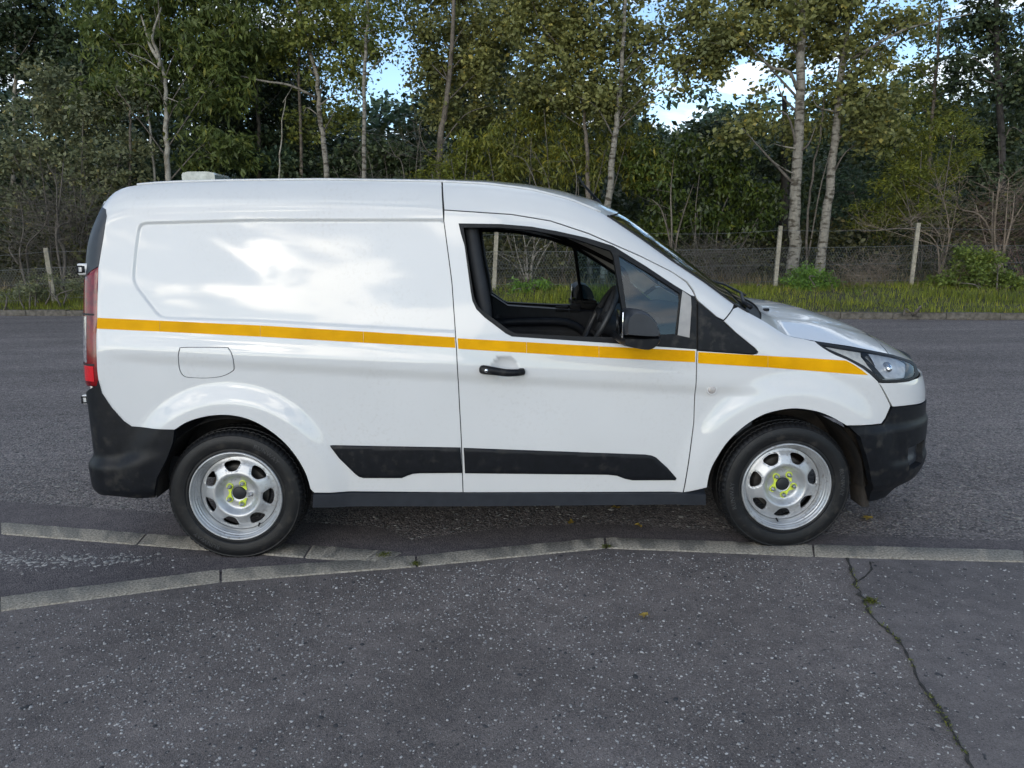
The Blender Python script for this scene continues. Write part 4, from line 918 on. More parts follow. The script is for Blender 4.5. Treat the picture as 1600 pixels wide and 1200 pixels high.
def barkmat(name, c1, c2, mark, hs=9.):
    m = mat(name, c1, c2, rough=.9, ns=18, bump=.7, bs=50, detail=6); t = m.node_tree; b = t.nodes['Principled BSDF']; nd = t.nodes
    tcn = nd.new('ShaderNodeTexCoord'); mp_ = nd.new('ShaderNodeMapping'); mp_.inputs['Scale'].default_value = (3, 3, hs); t.links.new(tcn.outputs['Object'], mp_.inputs[0])
    n = nd.new('ShaderNodeTexNoise'); n.inputs['Scale'].default_value = 1.6; n.inputs['Detail'].default_value = 6; t.links.new(mp_.outputs[0], n.inputs['Vector'])
    r = nd.new('ShaderNodeValToRGB'); r.color_ramp.elements[0].position = .38; r.color_ramp.elements[1].position = .50; r.color_ramp.elements[0].color = (*mark, 1); r.color_ramp.elements[1].color = (1, 1, 1, 1); t.links.new(n.outputs[0], r.inputs[0])
    x = nd.new('ShaderNodeMix'); x.data_type = 'RGBA'; x.blend_type = 'MULTIPLY'; x.inputs[0].default_value = 1; src = b.inputs['Base Color'].links[0].from_socket; t.links.new(src, x.inputs[6]); t.links.new(r.outputs[0], x.inputs[7]); t.links.new(x.outputs[2], b.inputs['Base Color']); return m
B_BIR = barkmat('birch_bark', (.29, .262, .215), (.19, .168, .135), (.28, .25, .21)); B_PAL = barkmat('pale_bark', (.40, .365, .30), (.30, .27, .225), (.6, .57, .52), 3.)
B_BRN = barkmat('brown_bark', (.19, .155, .12), (.12, .10, .078), (.5, .48, .45), 2.); B_DRK = barkmat('dark_bark', (.06, .052, .045), (.035, .03, .027), (.5, .5, .5), 2.)
B_TAN = barkmat('tan_stem', (.30, .235, .17), (.19, .145, .11), (.6, .6, .6), 1.5); B_TWG = barkmat('grey_twig', (.17, .145, .12), (.10, .085, .07), (.7, .7, .7), 1.5)
def leaf_quads(C, size, aspect=.6, droop=.2, fold=.15):
    """one four-cornered leaf per centre"""
    n = len(C); d = rng.normal(0, 1, (n, 3)); d[:, 2] = d[:, 2]*.6-droop*2.; d /= np.linalg.norm(d, axis=1)[:, None]
    u = rng.normal(0, 1, (n, 3)); u[:, 2] += .9*(1-droop); u -= (u*d).sum(1)[:, None]*d; u /= np.linalg.norm(u, axis=1)[:, None]; s = np.cross(d, u)
    L = (size*rng.uniform(.45, 1.5, n))[:, None]; W = L*aspect*.5
    V = np.stack([C, C+d*L*.45+s*W+u*L*fold*.4, C+d*L, C+d*L*.45-s*W+u*L*fold*.4], 1)
    return V.reshape(-1, 3), np.arange(n*4).reshape(n, 4)
def clump(c, r, n, tuft=.16, k=None):
    """leaf points gathered in tufts through an ellipsoid"""
    k = k or max(6, int(n/38)); d = rng.normal(0, 1, (k, 3)); d /= np.linalg.norm(d, axis=1)[:, None]; rr = rng.uniform(0, 1, k)**(1/2.0)
    T0 = d*rr[:, None]; i = rng.integers(0, k, n); return np.array(c)+T0[i]*np.array(r)+rng.normal(0, 1, (n, 3))*np.array([tuft, tuft, tuft*.7])*np.interp(rng.uniform(0, 1, n), [0, 1], [.5, 1.25])[:, None], np.array(c)+T0*np.array(r)
def w3(px, py, y): return aty(px, py, y)
def pscale(y): return (y-CAM[1])/FPX
def ground_z(x, y):
    f = fky(x); t = np.clip((y-f-.12)/np.maximum(13.5-f, 1.5), 0, 1); return .11+.32*sm(0, 1, t)+np.clip(y-13.5, 0, 12)*.05+np.clip(y-27, 0, 22)*.33
DK, LK_ = 3.2, 1.04
def crown_of(root, m, clumps, y, size, dens_=230, aspect=.6, droop=.2, tuft=.16, name='crown', depth=.8, twigs=None, start=None):
    Ps = []; tw = MB(); sc_ = pscale(y)
    for cl in clumps:
        px, py, rx, ry = cl[:4]; c = w3(px, py, y); a, b = rx*sc_, ry*sc_; c[1] += rng.normal(.45, .25); n = int(DK*dens_*a*b*3.2)
        P, T0 = clump(c, (a, max(.5, min(a, b)*depth+.25), b), n, tuft); Ps.append(P)
        if twigs is not None:
            for q in T0[rng.permutation(len(T0))[:max(3, len(T0)//6)]]:
                s0 = c+(q-c)*.1-np.array([0, 0, b*.35]); mid = (s0+q)/2+rng.normal(0, .08, 3); tw.tube([s0, mid, q], [.010, .007, .003], 3, cap=False)
    C = np.concatenate(Ps); C = C[C[:, 2] > .25]; V, F = leaf_quads(C, size*LK_, aspect, droop)
    obj(name, V, F, m, root)
    if twigs is not None and tw.n: kind(tw.build('twigs', twigs, root), 'stuff')
def tree(label, y, trunk, radius, bark, leaf, clumps, size=.085, limbs=(), dens_=230, aspect=.6, droop=.2, group=None, tuft=.16, name='tree', cat='tree', depth=.8):
    P = np.array([w3(px, py, y) for px, py in trunk]); zg = float(ground_z(P[0, 0], y)); P[0, 2] = zg-.05
    root = empty(name, (P[0, 0], y, zg)); tag(root, label, cat, group)
    C = crs(P, 5); C[1:-1] += rng.normal(0, .012, (len(C)-2, 3)); t = np.linspace(0, 1, len(C)); C[:, 1] += .15*np.sin(t*3+rng.uniform(0, 6))-.15*np.sin(rng.uniform(0, .1))
    R = radius*(1-.62*t); R[0] *= 1.25; auto_smooth(MB().tube(C, R, 12).build('trunk', bark, root), 70)
    for lb in limbs:
        pts, r = lb; Q = np.array([w3(px, py, y) for px, py in pts]); Q[1:, 1] += np.cumsum(rng.normal(0, .12, len(Q)-1)); Q = crs(Q, 4); MB().tube(Q, np.linspace(r, r*.35, len(Q)), 8).build('limb', bark, root)
    # boughs into each clump
    for cl in clumps:
        c = w3(cl[0], cl[1], y); j = int(np.argmin(np.linalg.norm(C-(c-np.array([0, 0, .9*abs(C[:, 0]-c[0]).min()+.3])), axis=1))); s0 = C[j]; 
        if np.linalg.norm(c-s0) < .25: continue
        mid = s0*.5+c*.5+rng.normal(0, .12, 3)+np.array([0, 0, .1]); MB().tube(crs([s0, mid, c], 4), np.linspace(max(.015, R[j]*.30), .006, 9), 6).build('limb', B_TWG, root)
    if clumps: crown_of(root, leaf, clumps, y, size, dens_, aspect, droop, tuft, depth=depth, twigs=bark)
    return root

# ------------------------------------------------------------------ verge, far kerb
gx = np.linspace(-60, 60, 161); tt = np.concatenate([np.linspace(0, 1, 16)[:-1]*4, np.linspace(4, 90, 24)]); V = []
for t in tt:
    for x in gx:
        y = float(fky(x))+.13+t; V.append((x, y, float(ground_z(x, y))-.01+(rng.normal(0, .02) if t > .1 else 0)))
k = len(gx); kind(obj('verge', V, [(i*k+j, i*k+j+1, (i+1)*k+j+1, (i+1)*k+j) for i in range(len(tt)-1) for j in range(k-1)], mat('verge_soil', (.085, .085, .035), (.045, .04, .022), rough=.95, ns=4, bump=.8, bs=25)), 'structure')
fk = kind(empty('far_kerb', (0, 0, 0)), 'structure'); xs = np.arange(-14.6, 15, .915)
for a, b in zip(xs[:-1], xs[1:]):
    f0 = np.array([a, fky(a)+.14]); f1 = np.array([b, fky(b)+.14]); n0 = f0-np.array([.01, .14]); n1 = f1-np.array([.01, .14])
    kerb_stone(f0, f1, n0, n1, fk, top_=.115+rng.normal(0, .006), m=KERBO, gap=.006, seg=6)
# ------------------------------------------------------------------ fence
FY = 13.4; fence = empty('fence', (0, FY, .43)); tag(fence, 'wooden post and wire netting fence along the grass verge', 'fence')
WOOD = barkmat('weathered_post', (.42, .375, .29), (.27, .24, .185), (.75, .74, .70), .6)
posts = [(-16.2, 1.25, -.03), (-13.0, 1.2, .02), (-9.78, 1.2, -.04), (-6.5, 1.25, .02), (-3.25, 1.3, 0), (-.05, 1.3, .06), (3.15, 1.3, 0), (6.33, 1.34, .035), (9.46, 1.38, .03), (12.7, 1.35, -.02), (15.9, 1.3, .02)]
tops = []
for x, h, lean in posts:
    zg = float(ground_z(x, FY)); d = .082 if h > 1.3 else .09
    M = Matrix.Rotation(lean, 3, 'Y')@Matrix.Rotation(rng.uniform(-.3, .3), 3, 'Z'); c = np.array([x, FY, zg-.1])+np.array(M@Vector((0, 0, (h+.1)/2)))
    MB().box(c, (d, d, h+.1), M=M, bev=.006).build('post', WOOD, fence, smooth=False); tops.append((x+math.sin(lean)*h, zg, h))
WIRE = mat('galvanised_wire', (.24, .25, .25), (.15, .15, .15), rough=.5, metal=.5, ns=10)
for fr, sag in ((.93, .05), (.64, .015), (.36, .01), (.08, .01)):
    pts = []
    for i in range(len(tops)-1):
        (xa_, za, ha), (xb, zb, hb) = tops[i], tops[i+1]
        for t in np.linspace(0, 1, 9)[:-1]: pts.append((xa_+(xb-xa_)*t, FY-.05, za+(zb-za)*t+(ha+(hb-ha)*t)*fr-sag*4*t*(1-t)))
    MB().tube(pts, .0032, 4).build('wire', WIRE, fence)
# hexagonal netting: every strand is a narrow ribbon
hx = .062; V = []; F = []; nrow = 15
ztop = np.interp(np.arange(-16, 16, .01), [t[0] for t in tops], [t[1]+t[2]*.64 for t in tops]); zbot = np.interp(np.arange(-16, 16, .01), [t[0] for t in tops], [t[1]+.02 for t in tops])
def strand(a, b, w_=.0011):
    d = b-a; n = np.array([-d[2], 0, d[0]]); n = n/(np.linalg.norm(n)+1e-9)*w_; k = len(V); V.extend([a-n, a+n, b+n, b-n]); F.append((k, k+1, k+2, k+3))
for i in range(int(32/hx)):
    x = -16+i*hx; zi = int((x+16)/.01); h0, h1 = zbot[min(zi, len(zbot)-1)], ztop[min(zi, len(ztop)-1)]; dzr = (h1-h0)/nrow
    for r in range(nrow):
        o_ = hx*.5 if r % 2 else 0; za = h0+r*dzr; y = FY-.045+.012*math.sin(x*2.1+r)
        p0 = np.array([x+o_, y, za]); p1 = np.array([x+o_, y, za+dzr*.45]); strand(p0, p1, .0014)
        strand(p1, np.array([x+o_+hx*.5, y, za+dzr])); strand(p1, np.array([x+o_-hx*.5, y, za+dzr]))
kind(obj('netting', V, np.array(F), WIRE, fence, smooth=False), 'stuff')

# ------------------------------------------------------------------ trees (measured trunks, crowns built clump by clump)
BG = 'slender trees behind the fence'
tree('pale forked tree with long drooping green leaves behind the van roof light bar', 16.2, [(268, 450), (262, 285), (257, 200), (255, 130), (247, 92)], .085, B_PAL, L_ASH,
     [(190, 70, 70, 50), (290, 55, 80, 55), (155, 140, 55, 45), (240, 10, 110, 45), (345, 110, 55, 55), (320, 225, 65, 45), (240, -70, 170, 60), (215, 130, 40, 35), (300, 150, 50, 30), (140, 30, 50, 50), (370, 30, 60, 60)],
     size=.17, limbs=[([(247, 92), (234, 72), (227, 52), (215, 20)], .05), ([(250, 105), (245, 80), (241, 58), (250, 10)], .055), ([(249, 108), (232, 95), (206, 86)], .02), ([(259, 152), (275, 158), (285, 165)], .015)], aspect=.30, droop=.55, dens_=215)
tree('thin pale sapling trunk beside the forked tree', 16.6, [(248, 450), (244, 280), (238, 200), (233, 160), (228, 110)], .036, B_PAL, L_ASH, [(222, 130, 30, 25), (240, 95, 30, 25)], size=.15, aspect=.3, droop=.5, limbs=[([(236, 178), (215, 182), (190, 188), (178, 185)], .014)])
tree('thin brown sapling trunk in front of the grey willow scrub', 16.0, [(198, 450), (200, 290), (204, 210), (205, 165), (190, 150)], .04, B_BRN, L_GRY, [(195, 140, 35, 25), (215, 165, 25, 20)], size=.09)
tree('tall dark leafed tree with a thin white trunk at the end of the wood', 20.5, [(26, 440), (25, 150), (21, 90), (19, 25)], .065, B_PAL, L_DRK,
     [(60, 40, 70, 45), (15, 85, 55, 45), (105, 85, 45, 45), (40, -40, 120, 50), (20, 10, 50, 40), (90, 130, 50, 35), (-60, 40, 60, 80)], size=.12)
tree('dark trunked tree with dense dark crown beyond the roof light bar', 18.5, [(410, 440), (406, 285), (405, 180), (402, 100), (400, 20)], .075, B_BRN, L_DRK,
     [(400, 70, 70, 50), (380, 150, 50, 45), (440, 140, 50, 45), (395, 215, 65, 40), (450, 220, 50, 40), (330, 180, 45, 40), (420, -40, 110, 50)], size=.11, dens_=250)
tree('very thin white stem standing bare among dark foliage', 17.0, [(436, 440), (437, 280), (439, 200), (444, 150)], .026, B_PAL, L_OLV, [], limbs=[([(442, 160), (450, 140), (452, 128)], .01)])
tree('brown trunked birch between the white stem and the leaning birch', 17.6, [(474, 440), (472, 280), (470, 180), (468, 60), (466, -30)], .055, B_BRN, L_OLV,
     [(455, 40, 60, 40), (430, 90, 45, 35), (470, 190, 35, 28), (480, -30, 100, 40)], size=.10)
tree('leaning birch with one long bare limb reaching over the van roof', 16.8, [(522, 440), (511, 262), (500, 180), (492, 110), (472, 55), (460, -20)], .082, B_BIR, L_OLV,
     [(500, 40, 65, 45), (540, 100, 40, 40), (525, 170, 35, 30), (540, 30, 45, 40), (500, -50, 120, 45), (480, 100, 30, 25)], size=.10, dens_=280, limbs=[([(493, 152), (455, 135), (415, 128), (370, 118), (320, 108)], .035), ([(499, 165), (520, 150), (535, 147)], .022), ([(497, 180), (480, 168), (472, 178)], .016)])
tree('slim straight pale birch standing against the gap of blue sky', 15.6, [(570, 440), (570, 280), (571, 180), (573, 85), (575, 20), (577, -60)], .062, B_BIR, L_OLV,
     [(578, 40, 32, 35), (560, 75, 24, 22), (604, 30, 30, 24), (590, 82, 24, 18), (575, -30, 60, 35), (545, 20, 28, 28), (610, 78, 16, 12), (560, 130, 20, 14)], size=.095, dens_=200)
tree('brown mossy trunked tree with dense olive crown above the door seam', 16.4, [(683, 440), (686, 285), (692, 200), (702, 130), (708, 40), (712, -40)], .098, B_BRN, L_ALD,
     [(690, 105, 60, 45), (725, 45, 65, 45), (668, 95, 24, 32), (760, 100, 55, 45), (700, 175, 45, 30), (700, -40, 110, 45), (660, 40, 35, 30), (780, 30, 55, 45), (765, 165, 45, 30)], size=.105, dens_=330, limbs=[([(686, 250), (665, 232), (655, 200), (662, 185)], .018)])
tree('short brown trunk with reddish bark beside the speckled birch', 15.2, [(921, 450), (918, 300), (917, 240), (914, 190), (905, 100)], .07, B_BRN, L_ALD, [(890, 110, 70, 45), (860, 50, 70, 45), (840, 130, 45, 35), (830, 0, 60, 40)], size=.105, dens_=340)
tree('speckled birch with spreading grey olive crown behind the windscreen', 14.6, [(942, 450), (950, 320), (960, 230), (968, 165), (975, 80), (980, -20)], .092, B_BIR, L_ALD,
     [(965, 125, 75, 42), (930, 45, 75, 45), (1000, 60, 55, 45), (1075, 95, 60, 38), (950, -40, 150, 45), (1120, 75, 45, 40), (960, 170, 50, 28), (1085, 20, 50, 32), (900, 150, 40, 30)], size=.105, dens_=340)
tree('thick upright speckled birch standing behind the fence posts', 14.2, [(1241, 452), (1245, 380), (1247, 290), (1250, 200), (1250, 90), (1252, 0), (1255, -60)], .155, B_BIR, L_ALD,
     [(1195, 40, 65, 38), (1145, 45, 50, 42), (1265, 75, 45, 30), (1215, -30, 110, 40), (1240, 30, 45, 30), (1195, 175, 30, 18), (1275, 195, 55, 35), (1215, 130, 18, 10), (1160, 200, 45, 22)], size=.11, dens_=290,
     limbs=[([(1246, 140), (1225, 118), (1205, 108), (1190, 98)], .045), ([(1243, 232), (1225, 228), (1205, 226)], .022), ([(1240, 272), (1215, 258), (1195, 245)], .018)])
tree('pale birch leaning to one side next to the thick upright birch', 14.4, [(1276, 430), (1283, 390), (1296, 300), (1308, 200), (1318, 110), (1330, 30), (1340, -60)], .125, B_BIR, L_ALD,
     [(1325, 45, 55, 45), (1385, 70, 45, 35), (1345, 150, 55, 45), (1300, 5, 75, 35), (1420, 30, 40, 25), (1310, 120, 40, 30), (1390, 150, 40, 25), (1330, -40, 110, 40), (1290, 60, 30, 25), (1365, 210, 50, 35)], size=.11, dens_=290,
     limbs=[([(1329, 92), (1360, 75), (1405, 50), (1450, 38), (1510, 25)], .04), ([(1314, 182), (1340, 160), (1355, 140)], .022), ([(1308, 175), (1280, 165), (1265, 140)], .02)])
tree('thin twin stem sapling growing between the two thick birches', 14.6, [(1262, 440), (1264, 360), (1272, 280), (1282, 210), (1285, 150)], .034, B_TWG, L_OLV, [(1285, 150, 25, 20)], size=.09, limbs=[([(1263, 400), (1278, 300), (1290, 240)], .022)])
tree('black shaded trunk just behind a fence post', 17.5, [(1222, 450), (1222, 340), (1224, 250), (1226, 150)], .16, B_DRK, L_DRK, [(1215, 250, 60, 30), (1240, 300, 45, 25)], size=.12)
tree('dark leafed tree closing the wood beside the fine green conifer', 16.8, [(1575, 440), (1572, 300), (1568, 180), (1560, 60), (1555, -30)], .12, B_DRK, L_DRK,
     [(1570, 45, 50, 50), (1585, 130, 45, 45), (1540, 30, 40, 32), (1560, -40, 90, 45), (1530, 120, 35, 28), (1600, 210, 40, 45), (1650, 80, 60, 90), (1510, 85, 25, 20)], size=.115, dens_=260)
tree('ragged olive tree between the leaning birch and the dark leafed tree', 18.0, [(1450, 440), (1452, 300), (1455, 200), (1460, 100), (1462, 20)], .07, B_BRN, L_OLV,
     [(1455, 100, 35, 22), (1475, 55, 30, 20), (1440, 160, 40, 28), (1490, 130, 32, 22), (1470, 10, 50, 22), (1425, 100, 22, 18), (1480, 180, 50, 28), (1510, 30, 30, 20)], size=.10, dens_=190)
# ------------------------------------------------------------------ leafy shrubs and low trees
def shrub(name, label, y, base, clumps, leaf, size, bark=B_TWG, dens_=230, aspect=.6, droop=.2, tuft=.13, cat='shrub', group=None, stems=5, depth=.8):
    b0 = w3(base[0], base[1], y); zg = float(ground_z(b0[0], y)); b0[2] = zg; root = empty(name, b0); tag(root, label, cat, group)
    for cl in clumps[:max(stems, 3)]:
        c = w3(cl[0], cl[1], y); s0 = np.array([b0[0]*.6+c[0]*.4+rng.normal(0, .08), y+rng.normal(0, .08), zg-.03]); MB().tube(crs([s0, (s0+c)/2+rng.normal(0, .1, 3), c], 4), np.linspace(.022, .007, 9), 6).build('stem', bark, root)
    crown_of(root, leaf, clumps, y, size, dens_, aspect, droop, tuft, name='foliage', depth=depth, twigs=bark); return root
shrub('willow_shrub', 'large greyish willow scrub filling the wood beside the forked tree', 15.8, (90, 440), [(50, 170, 70, 50), (130, 175, 55, 45), (20, 240, 55, 45), (110, 255, 75, 45), (190, 240, 45, 45), (60, 120, 50, 35), (20, 320, 50, 40), (100, 335, 60, 40), (150, 300, 50, 40), (-60, 250, 60, 90)], L_GRY, .10, dens_=240)
shrub('willow_shrub', 'yellowing willow shrub with narrow drooping leaves over the cab roof', 15.4, (850, 440), [(760, 215, 50, 38), (830, 215, 60, 42), (900, 215, 55, 42), (980, 215, 45, 42), (850, 170, 60, 30), (790, 255, 50, 30), (890, 265, 60, 35), (1010, 260, 40, 35), (820, 300, 60, 40)], L_YEL, .15, aspect=.24, droop=.65, dens_=260)
shrub('broom_bush', 'light olive bushy shrub just above the cargo side of the roof', 15.0, (705, 440), [(705, 250, 42, 30), (740, 268, 35, 22), (675, 272, 30, 18), (715, 300, 50, 40), (730, 235, 28, 18)], L_FIR, .075, aspect=.4, tuft=.10, dens_=420)
shrub('laurel_shrub', 'dark glossy shrub with hanging leaves behind the windscreen', 15.6, (1100, 440), [(1030, 290, 50, 42), (1095, 255, 50, 36), (1150, 280, 50, 40), (1195, 320, 40, 40), (1090, 330, 60, 36), (1000, 250, 40, 36), (1140, 235, 45, 25), (1060, 225, 40, 25), (1040, 350, 50, 30), (1160, 350, 50, 30)], L_IVY, .13, aspect=.42, droop=.6, dens_=250)
shrub('conifer_shrub', 'fine feathery yellow green conifer behind the far fence post', 15.2, (1450, 440), [(1440, 235, 55, 35), (1490, 205, 50, 28), (1410, 275, 55, 32), (1470, 275, 60, 32), (1400, 320, 50, 30), (1450, 325, 60, 32), (1520, 250, 35, 32), (1380, 350, 40, 26), (1440, 195, 35, 20)], L_FIR, .10, aspect=.2, droop=.3, tuft=.11, dens_=430)
shrub('evergreen_shrub', 'blue green evergreen shrub in the shade behind the two birches', 17.0, (1310, 440), [(1300, 340, 55, 35), (1360, 330, 45, 32), (1330, 385, 60, 30), (1260, 350, 30, 30), (1390, 375, 40, 30), (1340, 290, 50, 30)], L_BLU, .10, aspect=.3, dens_=330)
shrub('dark_shrub', 'dark evergreen shrub under the ragged olive tree', 16.8, (1560, 440), [(1560, 210, 45, 35), (1530, 270, 40, 30), (1590, 280, 40, 40), (1560, 330, 50, 35), (1610, 350, 40, 40)], L_DRK, .11, dens_=300)
shrub('dark_shrub', 'dark leafy shrub in the deep shade under the mossy trunked tree', 17.4, (620, 440), [(600, 240, 50, 24), (640, 250, 50, 28), (560, 250, 50, 35), (610, 275, 60, 30), (520, 260, 40, 30), (450, 265, 50, 28), (660, 275, 40, 25)], L_DRK, .11, dens_=320)
shrub('dark_shrub', 'dark leafy shrub beneath the drooping green forked tree', 17.8, (340, 440), [(330, 235, 60, 30), (380, 255, 50, 28), (290, 260, 50, 28), (430, 250, 40, 25), (220, 275, 50, 25)], L_BLU, .12, dens_=300)
shrub('nettle_clump', 'round green nettle clump at the foot of the leaning birch', 12.9, (1275, 465), [(1275, 432, 32, 18), (1250, 445, 22, 14), (1300, 444, 22, 14), (1278, 452, 30, 10)], L_NET, .055, aspect=.5, droop=.45, tuft=.08, cat='nettles', dens_=1500, depth=.6)
shrub('bramble_bush', 'pale green bramble bush spilling over the verge beside the bare tan stems', 12.5, (1540, 465), [(1530, 425, 32, 22), (1560, 412, 28, 22), (1500, 442, 28, 16), (1585, 440, 30, 20), (1545, 450, 40, 14), (1530, 395, 20, 12)], L_WEED, .06, aspect=.65, tuft=.09, cat='bush', dens_=1300, depth=.6)
shrub('fern_clump', 'bright green leafy clump seen through the open cab window', 13.0, (830, 465), [(820, 452, 26, 12), (845, 450, 24, 12), (800, 455, 18, 10)], L_NET, .08, aspect=.35, droop=.5, tuft=.07, cat='plant', dens_=1200, depth=.6)
shrub('dock_plant', 'broad leafed dock plant growing out of the far kerb', float(fky(8.0))-.03, (1424, 497), [(1418, 492, 8, 3), (1430, 494, 8, 3), (1424, 489, 5, 4)], L_WEED, .13, aspect=.5, droop=.0, tuft=.05, cat='plant', dens_=900, stems=1, depth=.2)
for lab, px, py, yy, rr in (('low weed tuft on the verge between the nettle clump and the far fence post', 1345, 462, 12.4, 18), ('leafy weed tuft at the foot of the far fence post', 1440, 458, 12.9, 22),
                           ('sprawling weed patch between the far fence post and the bramble bush', 1478, 468, 11.9, 24), ('low weed tuft at the foot of the post beside the thick birch', 1195, 460, 12.9, 18),
                           ('grey green weeds under the crooked bare bush', 95, 452, 13.1, 26), ('rank weeds on the verge below the bare bush at the fence end', 30, 458, 13.0, 28), ('tangled weeds along the netting behind the tail light', 62, 440, 13.2, 20)):
    shrub('weed_clump', lab, yy, (px, py+8), [(px, py-4, rr, rr*.42), (px-rr*.8, py, rr*.6, rr*.3), (px+rr*.8, py, rr*.6, rr*.3)], L_WEED if px > 300 else L_GRY, .06, aspect=.45, tuft=.08, cat='weeds', dens_=900, depth=.5)
# ------------------------------------------------------------------ bare multi-stem shrubs
def bare(name, label, y, base, tips, bark, r=.02, twig=10, spread=.35, cat='shrub', group=None, twr=.004):
    b0 = w3(base[0], base[1], y); zg = float(ground_z(b0[0], y)); root = empty(name, (b0[0], y, zg)); tag(root, label, cat, group)
    for k_, tp in enumerate(tips):
        mids = tp[:-1] if isinstance(tp[0], tuple) else []; e = tp[-1] if isinstance(tp[0], tuple) else tp
        P = [np.array([b0[0]+rng.normal(0, .07), y+rng.normal(0, .06), zg-.04])]+[w3(*q, y)+np.array([0, rng.normal(0, .1), 0]) for q in mids]+[w3(*e, y)+np.array([0, rng.normal(0, .25), 0])]
        if len(P) == 2: P.insert(1, (P[0]+P[1])/2+rng.normal(0, .09, 3))
        C = crs(P, 6); mb = MB(); n = len(C); mb.tube(C, np.linspace(r*rng.uniform(.7, 1.1), r*.25, n), 6)
        for _ in range(twig):
            i = int(rng.integers(n//4, n)); d = rng.normal(0, 1, 3); d[2] = abs(d[2])*.5+.1; d /= np.linalg.norm(d); L = rng.uniform(.35, 1.)*spread*2
            q = C[i]+d*L*.5+rng.normal(0, .04, 3); q2 = C[i]+d*L+rng.normal(0, .10, 3); mb.tube([C[i], q, q2], [twr*1.3, twr, twr*.5], 3, cap=False)
            if rng.uniform() < .6: mb.tube([q, q+rng.normal(0, .12, 3), q+rng.normal(0, .2, 3)], [twr, twr*.7, twr*.4], 3, cap=False)
        mb.build('stem', bark, root)
    return root
bare('dead_stalks', 'cluster of dry brown stalks on the verge below the reddish thicket', 12.8, (1500, 458), [(1490, 420), (1505, 415), (1515, 425), (1480, 432), (1525, 430)], B_TAN, .007, 10, .22, cat='stalks')
bare('dead_stalks', 'cluster of dry pale stalks beside the nettle clump', 12.9, (1330, 458), [(1322, 425), (1335, 420), (1345, 428), (1315, 435), (1355, 436)], B_TAN, .007, 10, .22, cat='stalks')
bare('bare_shrub', 'bare multi stem hazel seen through the open cab window', 14.4, (828, 446), [(800, 355), (815, 350), ((830, 420), (838, 350)), (862, 352), (880, 350), (848, 345), (775, 395), ((835, 400), (870, 370), (885, 330))], B_BIR, .028, 6)
bare('bare_shrub', 'three stem sapling with bare stalks behind the windscreen', 14.2, (1050, 420), [((1048, 385), (1035, 330), (1020, 312)), ((1047, 360), (1049, 300), (1050, 250)), ((1055, 378), (1070, 330), (1078, 290))], B_BRN, .03, 5)
bare('bare_shrub', 'crooked bare bush with two bent stems behind the tail light', 14.1, (100, 452), [((98, 400), (92, 372), (88, 325), (80, 285), (70, 255)), ((99, 395), (90, 365), (89, 335), (95, 300), (98, 255)), ((93, 365), (105, 345), (125, 330))], B_TWG, .036, 34, .6)
bare('bare_shrub', 'bare bush with one bent stem at the end of the fence', 14.2, (40, 450), [((42, 410), (50, 382), (68, 355), (83, 330)), ((38, 420), (20, 390), (0, 375)), ((40, 400), (35, 360), (20, 320))], B_TWG, .032, 30, .6)
bare('bare_shrub', 'grey leafless thicket under the willow scrub', 14.9, (130, 450), [(120, 300), (150, 310), (100, 330), (170, 340), (60, 320), (10, 330), (30, 290)], B_TWG, .02, 40, .8)
bare('bare_shrub', 'tan leafless bush with a fan of bright stems beside the bramble', 14.0, (1566, 425), [(1540, 290), (1556, 280), ((1570, 370), (1575, 280)), ((1580, 350), (1600, 300)), (1530, 320), ((1570, 380), (1610, 290)), (1548, 300), ((1540, 345), (1505, 325), (1480, 300))], B_TAN, .032, 16, .5)
bare('bare_shrub', 'reddish leafless thicket behind the tan bush', 15.0, (1600, 430), [(1540, 320), (1580, 310), (1610, 300), (1630, 320), (1560, 350), (1510, 360)], barkmat('reddish_twig', (.22, .13, .11), (.14, .085, .07), (.7, .7, .7), 1.5), .018, 36, .7)
bare('bare_shrub', 'straw coloured dead stems arching behind the far fence post', 14.0, (1470, 435), [((1480, 370), (1478, 310), (1462, 290)), ((1478, 370), (1440, 340), (1400, 350)), (1500, 300), ((1460, 380), (1420, 358), (1360, 362)), (1490, 330), ((1470, 390), (1425, 372), (1355, 345))], B_TAN, .02, 22, .6)
bare('bare_shrub', 'low dead bramble tangle caught in the netting below the windscreen', 13.8, (1120, 440), [(1090, 395), (1150, 400), (1110, 390), (1180, 405), (1060, 400), (1140, 385)], B_TWG, .012, 40, .55)
bare('bare_shrub', 'grey dead stalks leaning against the netting beside the nettle clump', 13.7, (1370, 450), [(1350, 410), (1385, 400), (1400, 415), (1330, 415), (1360, 425), (1410, 400)], B_TAN, .010, 22, .4)
bare('bare_shrub', 'thin leafless stems crossing under the mossy trunked tree', 15.6, (640, 440), [((630, 270), (615, 240), (600, 210)), ((650, 260), (660, 200)), (580, 250), (655, 230), (550, 240)], B_TWG, .018, 14, .5)
bare('bare_shrub', 'long slanting bare stems under the yellowing willow', 14.9, (880, 440), [((830, 270), (800, 240)), ((860, 300), (835, 240)), ((900, 290), (880, 225)), ((930, 300), (945, 235))], B_TWG, .022, 8, .4)
